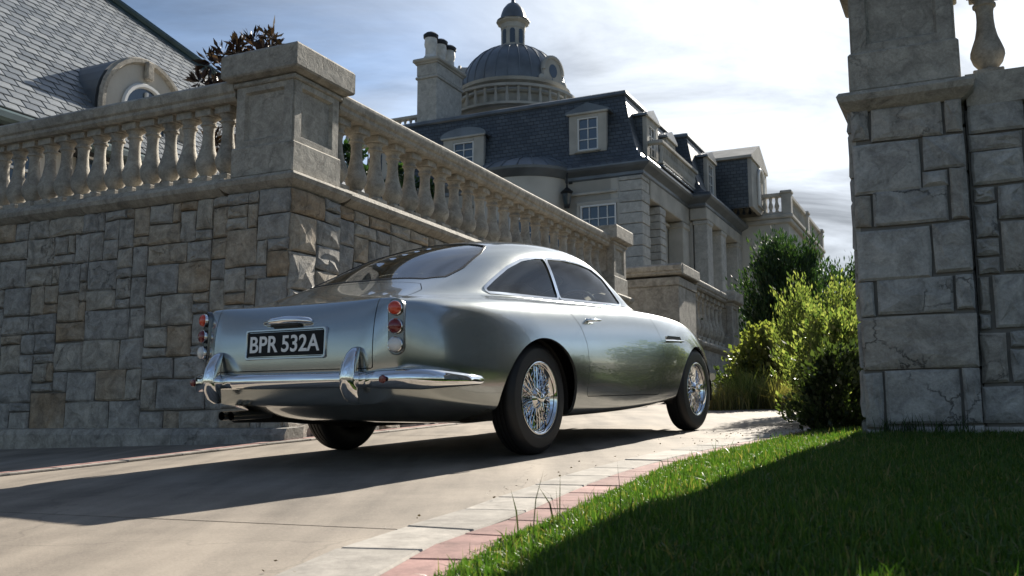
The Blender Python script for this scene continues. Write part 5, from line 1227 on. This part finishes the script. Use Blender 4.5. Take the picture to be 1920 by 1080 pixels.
def RP(a, s, o=0.0): return np.array([EQ - s * math.cos(SL) + o * math.sin(SL), a, EZ + s * math.sin(SL) + o * math.cos(SL)])
S1 = 5.9; A0 = -3.5
part('wall', STUCCO, lambda m: m.box((EQ - 3.2, (A0 + 6.6) / 2, 3.55), (6.0, 6.6 - A0 - .4, 2.4)), lh)
V = [RP(A0, -.3, -.05), RP(k_ * -.3 + b_, -.3, -.05), RP(k_ * S1 + b_, S1, -.05), RP(A0, S1, -.05)]
V += [v + np.array([-1.5, 0, -.6]) for v in V]
raw('roof_deck', V, [(0, 1, 2, 3), (7, 6, 5, 4), (1, 5, 6, 2), (0, 4, 5, 1), (2, 6, 7, 3)], DARKU, lh)
TW, TE = .27, .175
tile_me = None
cands = []
nrow = int((S1 + .2) / TE)
for rI in range(nrow):
    s = -.2 + rI * TE; off = (rI % 2) * TW / 2
    a = A0 + off
    while a < k_ * (s + TE) + b_ - TW * .5:
        cands.append((a + TW / 2, s)); a += TW
V, F = chbox((TW - .02, TE * 1.35, .022), .004); tm_ = bpy.data.meshes.new('slate'); tm_.from_pydata([tuple(v) for v in V], [], F); tm_.materials.append(SLATE)
Rt = np.stack([np.array([0, 1, 0.]), np.array([-math.cos(SL), 0, math.sin(SL)]), np.array([math.sin(SL), 0, math.cos(SL)])], 1)
def tile_world(a, s, r):
    tl = R_(4.2) + r.uniform(-.012, .012); yaw = r.uniform(-.02, .02)
    ct, st = math.cos(tl), math.sin(tl)
    Rl = rotz(yaw) @ np.array([[1, 0, 0], [0, ct, st], [0, -st, ct]])                                        # the lower end sits proud of the course below
    return Rt @ Rl, RP(a, s + TE * .55, .012 + r.uniform(-.002, .003))
rs = random.Random(9)
def seen(a, s):
    P = RP(a, s); x = C0 + QV * P[0] + AV * P[1]; d = np.array([x[0], x[1], P[2]]) - ORG
    cz = d[1] * CP + d[2] * SP; cy = -d[1] * SP + d[2] * CP
    return 960 + FPX * d[0] / cz, 540 - FPX * cy / cz
vis = [c for c in cands if -30 < seen(*c)[0] < 420 and -30 < seen(*c)[1] < 230]
vis.sort(key=lambda c: -c[0] * 0 + c[1] * .6 + abs(c[0] - 3.6) * .5)
single = set(vis[:300]); stuff = MB()
for c in cands:
    Rr_, o_ = tile_world(*c, rs)
    if c in single:
        o = link('slate', tm_, lh); o.matrix_local = Matrix([[*Rr_[i], o_[i]] for i in range(3)] + [[0, 0, 0, 1]])
    else: stuff.add(V, F, mat4(Rr_, o_))
so_ = stuff.obj('slates', SLATE, lh); so_['kind'] = 'stuff'
# hip roll and gutter
m = MB(); hp = [RP(k_ * s + b_, s, .07) for s in np.linspace(-.35, S1, 12)]; m.tube(hp, .085, 8); 
for s0 in (1,): m.add(*loft([[RP(k_ * s + b_ - .30, s, .035), RP(k_ * s + b_ - .02, s, .06), RP(k_ * s + b_ + .12, s, -.05), RP(k_ * s + b_ - .3, s, -.02)] for s in (-.35, S1)]))
m.obj('hip_flashing', VERD, lh, True, 40)
m = MB(); m.box((EQ + .12, (A0 + b_) / 2, EZ - .26), (.22, b_ - A0 - .1, .16), .04); m.obj('gutter', VERD, lh)
# front lower roof (faces the drive) with smaller dark courses
zl_ = on_face(80, 146, 'p', 1.9)[2]
fr0 = [(-12.5, 1.9, zl_), (-7.15, 1.9, zl_), (-6.7, .95, 4.2), (-12.5, .95, 4.2)]
n_ = np.array([0, -(zl_ - 4.2), .95]); n_ /= np.linalg.norm(n_)
raw('lean_to_deck', [np.array(v) - n_ * .03 for v in fr0] + [np.array(v) + np.array([0, .5, -.6]) for v in fr0], [(0, 3, 2, 1), (1, 2, 6, 5), (4, 5, 6, 7)], DARKU, lh)
Rf = np.stack([np.array([1, 0, 0.]), np.cross(n_, [1, 0, 0]), n_], 1); lt = MB(); V, F = chbox((.21, .19, .012), .003)
nlr = int(math.hypot(.95, zl_ - 4.2) / .13)
for rI in range(nlr):
    f = rI / nlr; y_, z_ = .95 + .95 * f + .04, 4.2 + (zl_ - 4.2) * f + .05; q_ = -12.4 + (rI % 2) * .11
    while q_ < -6.75 - .4 * f:
        lt.add(V, F, mat4(Rf @ rotz(rs.uniform(-.02, .02)) @ np.array([[1, 0, 0], [0, .997, .07], [0, -.07, .997]]), (q_, y_, z_ + .01))); q_ += .22
o = lt.obj('lean_to_slates', shingle_mat('dark_slate', (.05, .06, .075), (.09, .10, .115), .3, .2, .45), lh); o['kind'] = 'stuff'
# arched dormer
WQ = EQ; EQ = -7.0
dp0, dp1 = on_face(188, 190, 'q', EQ + .1)[1], on_face(353, 190, 'q', EQ + .1)[1]
dpc, dr = (dp0 + dp1) / 2, (dp1 - dp0) / 2; dzt = on_face(264, 106, 'q', EQ + .1)[2]; dzb = dzt - dr
def arc(r_, z_=dzb, n=17): return [(dpc + r_ * math.cos(t), z_ + r_ * math.sin(t)) for t in np.linspace(0, math.pi, n)]
def arch_face(m, r_, x0, x1, low): m.prism([(dpc + r_, dzb - low)] + arc(r_) + [(dpc - r_, dzb - low)], x0, x1, 0)
dm_ = part('arched_dormer', TRIMST, lambda m: arch_face(m, dr - .10, EQ - .5, EQ + .06, 1.2), lh)
part('barrel_roof', LEAD, lambda m: arch_face(m, dr, EQ - 2.2, EQ - .02, 1.0), dm_)
part('archivolt', CAST, lambda m: m.tube([(EQ + .07, a, z) for a, z in [(dpc + dr - .05, dzb - 1.0)] + arc(dr - .05) + [(dpc - dr + .05, dzb - 1.0)]], .06, 6), dm_, True)
part('fanlight', PANE, lambda m: arch_face(m, dr * .5, EQ + .05, EQ + .075, .7), dm_)
part('fanlight_frame', FRAMEW, lambda m: (m.tube([(EQ + .09, a, z) for a, z in [(dpc + dr * .5, dzb - .7)] + arc(dr * .5) + [(dpc - dr * .5, dzb - .7)]], .045, 6), m.box((EQ + .09, dpc, dzb - .1), (.05, .05, dr)), m.box((EQ + .088, dpc, dzb - .02), (.045, dr * .95, .05))), dm_, True)
part('keystone', CAST, lambda m: m.box((EQ + .12, dpc, dzb + dr * .78), (.1, .14, .3), .02), dm_)
EQ = WQ
# wall windows seen between the balusters
part('string_course', TRIMST, lambda m: m.box((EQ - .15, (A0 + 6.4) / 2, 4.72), (.4, 6.4 - A0, .2), .05), lh)
for p_ in (-1.2, .6, 2.4, 4.2, 5.8): window(lh, WS(EQ - .17, p_, 2.5), 1.15, 2.05, 2, 4, 'french_window', .08)
part('front_cornice', TRIMST, lambda m: m.box((-9.7, -2.9, 4.1), (5.6, .3, .2), .05), lh)
# ================================================================ LAWN AND PLANTS
def fast_mesh(name, V, quads=None, tris=None, mt=None, parent=None, smooth=False):
    me = bpy.data.meshes.new(name); V = np.asarray(V, np.float32)
    nq = 0 if quads is None else len(quads); nt_ = 0 if tris is None else len(tris)
    me.vertices.add(len(V)); me.vertices.foreach_set('co', V.ravel())
    idx = np.concatenate([a.ravel() for a in (quads, tris) if a is not None]).astype(np.int32)
    me.loops.add(len(idx)); me.loops.foreach_set('vertex_index', idx)
    me.polygons.add(nq + nt_); st = np.r_[np.arange(nq) * 4, nq * 4 + np.arange(nt_) * 3].astype(np.int32); me.polygons.foreach_set('loop_start', st)
    me.update(calc_edges=True); me.validate()
    if smooth: me.shade_smooth()
    return link(name, me, parent, mt)
def leaf_mat(name, ramp, rough=.5, trans=.35):
    m, nt, b = mat(name); L = nt.links.new
    g = nd(nt, 'ShaderNodeNewGeometry'); cr_ = nd(nt, 'ShaderNodeValToRGB')
    while len(cr_.color_ramp.elements) < len(ramp): cr_.color_ramp.elements.new(.5)
    for e_, (p_, c_) in zip(cr_.color_ramp.elements, ramp): e_.position = p_; e_.color = (*c_, 1)
    L(g.outputs['Random Per Island'], cr_.inputs[0]); L(cr_.outputs[0], b.inputs['Base Color']); b.inputs['Roughness'].default_value = rough; b.inputs['Specular IOR Level'].default_value = .35
    tl = nd(nt, 'ShaderNodeBsdfTranslucent'); br = nd(nt, 'ShaderNodeVectorMath', operation='MULTIPLY'); br.inputs[1].default_value = (1.5, 1.7, .7); L(cr_.outputs[0], br.inputs[0]); L(br.outputs[0], tl.inputs[0])
    mx_ = nd(nt, 'ShaderNodeMixShader'); mx_.inputs[0].default_value = trans; L(b.outputs[0], mx_.inputs[1]); L(tl.outputs[0], mx_.inputs[2])
    L(mx_.outputs[0], nt.nodes['Material Output'].inputs[0]); return m
GRASSM = leaf_mat('grass_blade', [(0, (.030, .075, .012)), (.5, (.055, .11, .02)), (.85, (.095, .145, .032)), (.93, (.16, .15, .06)), (1, (.24, .19, .09))], .45, .4)
EDGE = None
tE, nE = curve_frames(Rc); tc_ = np.r_[0, np.cumsum(np.linalg.norm(np.diff(Rc, axis=0), axis=1))]
EDGE = Rc + nE * (np.array([.385 * wid(s) for s in tc_]))[:, None]
sel = (EDGE[:, 1] > -2) & (EDGE[:, 1] < 9.5); EDGE = EDGE[sel]
def lawn_h(d): return .004 + .055 * (1 - np.exp(-np.maximum(d, 0) / .22))
nl = 24
LV, LF = [], []
for i, e in enumerate(EDGE):
    for j in range(nl):
        x = e[0] + (11 - e[0]) * (j / (nl - 1)) ** 2.2; LV.append((x, e[1], gz(x, e[1]) + lawn_h(x - e[0]) - (.03 if j == 0 else 0)))
for i in range(len(EDGE) - 1):
    for j in range(nl - 1): LF.append((i * nl + j, i * nl + j + 1, (i + 1) * nl + j + 1, (i + 1) * nl + j))
LAWNM = plain('lawn_soil', (.028, .042, .012), .95, bump=.5, bscale=30, var=.4, vscale=6)
tag(raw('lawn', LV, LF, LAWNM, smooth=True), kind='structure')
def edge_x(y): return np.interp(y, EDGE[:, 1], EDGE[:, 0])
def blades(name, X, Y, Z, H, Wd, mt, lean=.5, parent=None, rg=nrng):
    n = len(X); az = rg.uniform(0, 2 * np.pi, n); ln = np.abs(rg.normal(0, lean, n)); sw = rg.uniform(0, 2 * np.pi, n)
    dx_, dy_ = np.cos(az), np.sin(az); wx, wy = np.cos(sw) * Wd, np.sin(sw) * Wd
    V = np.zeros((n, 5, 3))
    for k, (f, wf) in enumerate(((0, 1), (.5, .8))):
        off = ln * H * f ** 1.8
        for s, c in ((-1, 0), (1, 1)):
            V[:, 2 * k + c, 0] = X + dx_ * off + s * wx * wf; V[:, 2 * k + c, 1] = Y + dy_ * off + s * wy * wf; V[:, 2 * k + c, 2] = Z + H * f * (1 - .15 * ln * f)
    V[:, 4, 0] = X + dx_ * ln * H; V[:, 4, 1] = Y + dy_ * ln * H; V[:, 4, 2] = Z + H * np.maximum(.35, 1 - .45 * ln)
    b0 = np.arange(n)[:, None] * 5
    return fast_mesh(name, V.reshape(-1, 3), b0 + np.array([[0, 1, 3, 2]]), b0 + np.array([[2, 3, 4]]), mt, parent)
# grass: denser close to the lens
Xs, Ys = [], []
for (y0, y1, n) in ((1.7, 2.6, 34000), (2.6, 3.6, 36000), (3.6, 4.8, 32000), (4.8, 6.6, 26000), (6.6, 8.6, 9000)):
    y = nrng.uniform(y0, y1, n); xr = np.minimum(y * .56 + .25, 6.0); e = edge_x(y) - .015
    x = e + nrng.uniform(0, 1, n) * np.maximum(.05, xr - e); Xs.append(x); Ys.append(y)
X, Y = np.concatenate(Xs), np.concatenate(Ys)
def patch(x, y): return .5 + .5 * np.sin(x * 3.1 + 1.3 * np.sin(y * 2.3)) * np.sin(y * 2.7 + 1.1 * np.sin(x * 1.9))
H = nrng.uniform(.018, .042, len(X)) * (.75 + .6 * patch(X, Y)); big = nrng.uniform(0, 1, len(X)) < .03; H[big] *= 1.9
d_ = X - edge_x(Y); H *= np.clip(.65 + d_ * 2, .65, 1)
Z = gz(X, Y) + lawn_h(d_) - .004
tag(blades('lawn_grass', X, Y, Z, H, nrng.uniform(.0016, .0034, len(X)), GRASSM, .55), 'short dense green grass of the lawn beside the paved edging', 'grass', kind='stuff')
# a tuft of long dark blades hanging over the edging, weeds at the pier foot
DRYG = leaf_mat('dark_blade', [(0, (.02, .03, .012)), (1, (.06, .07, .03))], .5, .2)
def tuft(name, x, y, n, h, spread, mt, label, cat, z=None, group=None, lean=.35, w_=.003):
    xs = x + nrng.normal(0, spread, n); ys = y + nrng.normal(0, spread, n); zs = (gz(xs, ys) + lawn_h(xs - edge_x(ys))) if z is None else np.full(n, z)
    return tag(blades(name, xs, ys, zs, nrng.uniform(.5, 1, n) * h, np.full(n, w_), mt, lean), label, cat, group)
tuft('grass_tuft', .12, 2.72, 9, .20, .06, DRYG, 'few long dark grass blades leaning over the pink pavers', 'grass')['kind'] = 'stuff'
def below_pier(qq, off): x, y = bw(qq, PG - off); return x, y
WEED = leaf_mat('weed_blade', [(0, (.015, .035, .012)), (1, (.04, .075, .02))], .5, .3)
for qq in (4.33, 4.47, 4.60, 4.72):
    x, y = below_pier(qq, .07); tuft('weed', x, y, 34, .16, .035, WEED, 'dark grassy weed growing against the foot of the gate pier', 'weed', None, 'weeds at the gate pier foot', .45, .0028)
# ---- leafy crowns
def leaves(name, P, Nrm, size, aspect, mt, parent, rg, curl=.25, droop=.0):
    """P leaf bases, Nrm growth direction; each leaf a folded kite of four corners"""
    n = len(P); d = Nrm / (np.linalg.norm(Nrm, axis=1, keepdims=True) + 1e-9)
    rnd = rg.normal(0, 1, (n, 3)); s = np.cross(d, rnd); s /= np.linalg.norm(s, axis=1, keepdims=True) + 1e-9; u = np.cross(s, d)
    L_ = size * rg.uniform(.65, 1.25, n)[:, None]; W_ = L_ * aspect
    V = np.zeros((n, 4, 3)); V[:, 0] = P; V[:, 1] = P + d * L_ * .5 + s * W_ + u * W_ * curl; V[:, 2] = P + d * L_ - np.array([0, 0, 1]) * L_ * droop; V[:, 3] = P + d * L_ * .5 - s * W_ + u * W_ * curl
    b0 = np.arange(n)[:, None] * 4
    return fast_mesh(name, V.reshape(-1, 3), b0 + np.array([[0, 1, 2, 3]]), None, mt, parent)
BARK = plain('bark', (.06, .045, .035), .9, bump=.6, bscale=30, var=.3, vscale=8)
def bush(name, label, c, rad, h, mt, ntw, nleaf, size, aspect, seed, shape='round', upright=.4, trunk=.03, group=None, cat='bush', base=None, lump=.25, curl=.25, z0f=.06):
    """twigs fan out from the stem; leaves sit along the outer twigs"""
    rg = np.random.default_rng(seed); o = empty(name, label, cat, group); o.location = (c[0], c[1], 0); g0 = float(gz(c[0], c[1])) - .03 if base is None else base
    n = ntw
    th = rg.uniform(0, 2 * np.pi, n); v = rg.uniform(0, 1, n)
    lob = 1 + lump * np.sin(3 * th + seed) * np.sin(5 * v + seed) + rg.normal(0, lump * .35, n)
    if shape == 'cone': rr_ = (1 - v ** 1.15) * .95 + .06
    elif shape == 'round': rr_ = np.sqrt(np.clip(1 - (2 * v - .85) ** 2 / 1.45, 0.04, 1))
    elif shape == 'vase': rr_ = .25 + .75 * np.sin(np.clip(v * 1.25, 0, 1) * np.pi / 2) * np.sqrt(np.clip(1.15 - v, 0.02, 1)) * 1.35
    rho = rr_ * lob * rad * rg.uniform(.35, 1, n) ** .45
    tip = np.stack([rho * np.cos(th), rho * np.sin(th), g0 + h * (z0f + (1 - z0f) * v) * (1 + .06 * rg.normal(0, 1, n))], -1)
    root = np.stack([tip[:, 0] * .25, tip[:, 1] * .25, g0 + np.maximum(0, (tip[:, 2] - g0) - .25 * h - .35 * rho) * .9], -1)
    m = MB(); m.tube([(0, 0, g0 - .05), (0.02 * rad, 0, g0 + h * .4), (0, .03 * rad, g0 + h * .8)], [trunk, trunk * .75, trunk * .25], 7)
    for k in rg.choice(n, min(n, 60), replace=False): m.tube([root[k], (root[k] + tip[k]) / 2 + np.array([0, 0, .03]), tip[k]], [trunk * .3, trunk * .2, trunk * .06], 4, caps=False)
    st = m.obj('stems', BARK, o, True); st['kind'] = 'stuff'
    per = nleaf // n; t = rg.uniform(.45, 1.04, (n, per)) ** .8
    P = root[:, None] + (tip - root)[:, None] * t[..., None]; P = P + rg.normal(0, size * .55, P.shape)
    D = (tip - root)[:, None] / (np.linalg.norm(tip - root, axis=1)[:, None, None] + 1e-6) + rg.normal(0, .55, P.shape) + np.array([0, 0, upright])
    lo = leaves('foliage', P.reshape(-1, 3), D.reshape(-1, 3), size, aspect, mt, o, rg, curl); lo['kind'] = 'stuff'
    return o
NEEDLE = leaf_mat('dark_needles', [(0, (.012, .028, .014)), (.6, (.025, .055, .02)), (1, (.06, .10, .03))], .5, .3)
FRESH = leaf_mat('fresh_leaf', [(0, (.05, .075, .028)), (.5, (.11, .135, .05)), (1, (.24, .24, .11))], .45, .55)
YEL = leaf_mat('yellow_leaf', [(0, (.09, .115, .035)), (1, (.22, .215, .085))], .45, .5)
DKLEAF = leaf_mat('dark_leaf', [(0, (.018, .030, .012)), (1, (.06, .08, .03))], .4, .4)
REDL = leaf_mat('bronze_leaf', [(0, (.016, .010, .010)), (.7, (.035, .02, .018)), (1, (.07, .035, .025))], .35, .2)
STRAW = leaf_mat('straw_blade', [(0, (.09, .10, .035)), (.5, (.16, .14, .06)), (1, (.24, .19, .09))], .6, .4)
def spot(u, Y): return ((u - 960) / FPX * Y * 1.012, Y)
bush('evergreen_bush', 'big dark evergreen bush rising in front of the mansion wing', spot(1478, 21.0), 1.08, 3.35, NEEDLE, 520, 30000, .13, .13, 11, 'round', .8, .07, lump=.3)
bush('evergreen_bush', 'narrow evergreen bush between the big dark bush and the gate pier', spot(1588, 17.5), .8, 2.35, NEEDLE, 300, 9000, .11, .12, 12, 'round', .7, .06, lump=.3)
bush('feathery_bush', 'tall feathery light green bush beside the gate pier', spot(1540, 10.2), .55, 1.42, FRESH, 420, 15000, .050, .16, 13, 'vase', 1.2, .025, lump=.3)
bush('small_leaved_bush', 'yellow green sunlit bush in front of the low end pier', spot(1425, 13.2), .42, 1.05, YEL, 160, 3600, .07, .42, 14, 'round', .3, .025, lump=.3)
bush('dark_shrub', 'low dark leafy shrub crowding the left foot of the gate pier', spot(1568, 7.05), .27, .62, DKLEAF, 200, 5600, .045, .30, 15, 'round', .3, .015, lump=.3, z0f=.0)
bush('green_shrub', 'mid green shrub filling the gap behind the low dark shrub', spot(1560, 8.3), .42, .95, FRESH, 240, 7200, .050, .26, 16, 'round', .4, .018, lump=.35, z0f=.0)
hx, hy = bw(-.55, 11.5); bush('gap_darkening_hedge', 'dark hedge added behind the short low balustrade to darken its gaps', (hx, hy), .95, 1.0, DKLEAF, 260, 9000, .06, .35, 19, 'round', .3, .02, base=1.95, z0f=.0, cat='hedge')  # invented dark foliage, added so the gaps between the balusters look dark
# clump of pale ornamental grass by the end of the drive
for i, (u, Yv, n, h) in enumerate(((1352, 12.1, 500, .50), (1392, 12.4, 620, .66), (1438, 12.2, 560, .55), (1478, 11.9, 460, .50))):
    x, y = spot(u, Yv); xs = x + nrng.normal(0, .13, n); ys = y + nrng.normal(0, .16, n)
    tag(blades('ornamental_grass', xs, ys, gz(xs, ys) - .06, nrng.uniform(.5, 1, n) * h, np.full(n, .0055), STRAW if i != 1 else FRESH, .5), 'arching straw coloured ornamental grass at the end of the driveway' if i != 1 else 'tall green ornamental grass clump at the end of the driveway', 'grass clump', 'ornamental grasses at the end of the driveway')
bush('ground_cover_bush', 'low dark bush behind the ornamental grasses', spot(1440, 13.6), .75, .75, DKLEAF, 200, 5200, .075, .3, 18, 'round', .3, .02, z0f=.0)
# trees on the terrace
def tree(name, label, c, base, top, rad, cz, mt, nclump, per, size, aspect, seed, crown_h, dense=1.0):
    rg = np.random.default_rng(seed); o = empty(name, label, 'tree'); o.location = (c[0], c[1], 0)
    m = MB(); m.tube([(0, 0, base), (.05, .02, base + (cz - base) * .5), (-.03, 0, cz), (.02, 0, top - .3)], [.09 * rad + .02, .07 * rad + .02, .05 * rad + .01, .012], 9)
    cl = []
    for k in range(nclump):
        d = rg.normal(0, 1, 3); d /= np.linalg.norm(d); r_ = rg.uniform(.35, 1) ** .5
        p = np.array([d[0] * rad * r_, d[1] * rad * r_, cz + d[2] * crown_h * r_]); cl.append(p)
        s = np.array([0, 0, max(base + .3 * (cz - base), min(cz, p[2] - .4 * rad))]); m.tube([s, (s + p) / 2 + np.array([0, 0, .06 * rad]), p], [.03 * rad + .006, .018 * rad + .004, .005], 5, caps=False)
    m.obj('trunk', BARK, o, True)
    P, D = [], []
    for p in cl:
        q_ = rg.normal(0, 1, (per, 3)); q_ /= np.linalg.norm(q_, axis=1, keepdims=True); P.append(p + q_ * rg.uniform(.0, .17 * rad, (per, 1))); D.append(q_ + np.array([0, 0, .35]))
    lo = leaves('crown', np.concatenate(P), np.concatenate(D), size, aspect, mt, o, rg, .2); lo['kind'] = 'stuff'; return o
tq = spot(452, 11.6)
tree('bronze_tree', 'small tree with sparse dark bronze leaf whorls behind the corner pier', tq, 2.4, 5.45, .62, 4.55, REDL, 42, 42, .15, .16, 31, .92)
for u, v, p_, lab, sd_, rd in ((690, 262, 20, 'dark evergreen tree seen through the near end of the long balustrade', 41, 1.6), (590, 300, 17, 'dark rounded tree hidden behind the corner pier', 42, 1.3), (770, 335, 23, 'low dark tree behind the middle of the long balustrade', 43, 1.5)):
    q_, _, zt = on_face(u, v, 'p', p_); x, y = bw(q_, p_)
    tree('terrace_tree', lab, (x, y), 2.4, zt, rd, (2.4 + zt) / 2 + .4, NEEDLE, 70, 60, .26, .3, sd_, (zt - 2.9) / 2)
# dry leaves and crumbs along the drive edge
n = 260; s_ = nrng.uniform(0, 1, n); kx = np.interp(s_, np.linspace(0, 1, len(Rc)), Rc[:, 0]); ky = np.interp(s_, np.linspace(0, 1, len(Rc)), Rc[:, 1])
near = nrng.uniform(0, 1, n) < .75
ky = np.where(near, nrng.normal(7.1, .45, n), nrng.uniform(1.8, 8.5, n)); kx = np.interp(ky, Rc[:, 1], Rc[:, 0]) + np.where(near, nrng.normal(.1, .28, n), nrng.normal(-.02, .05, n))
P = np.stack([kx, ky, gz(kx, ky) + .022], -1); D = nrng.normal(0, 1, (n, 3)); D[:, 2] = np.abs(D[:, 2]) * .12
LITTER = leaf_mat('dry_leaf', [(0, (.05, .035, .02)), (1, (.16, .11, .06))], .7, .1)
tag(leaves('fallen_leaves', P, D, .014, .3, LITTER, None, nrng), 'scattered dry leaves along the edge of the driveway', 'leaves', kind='stuff')
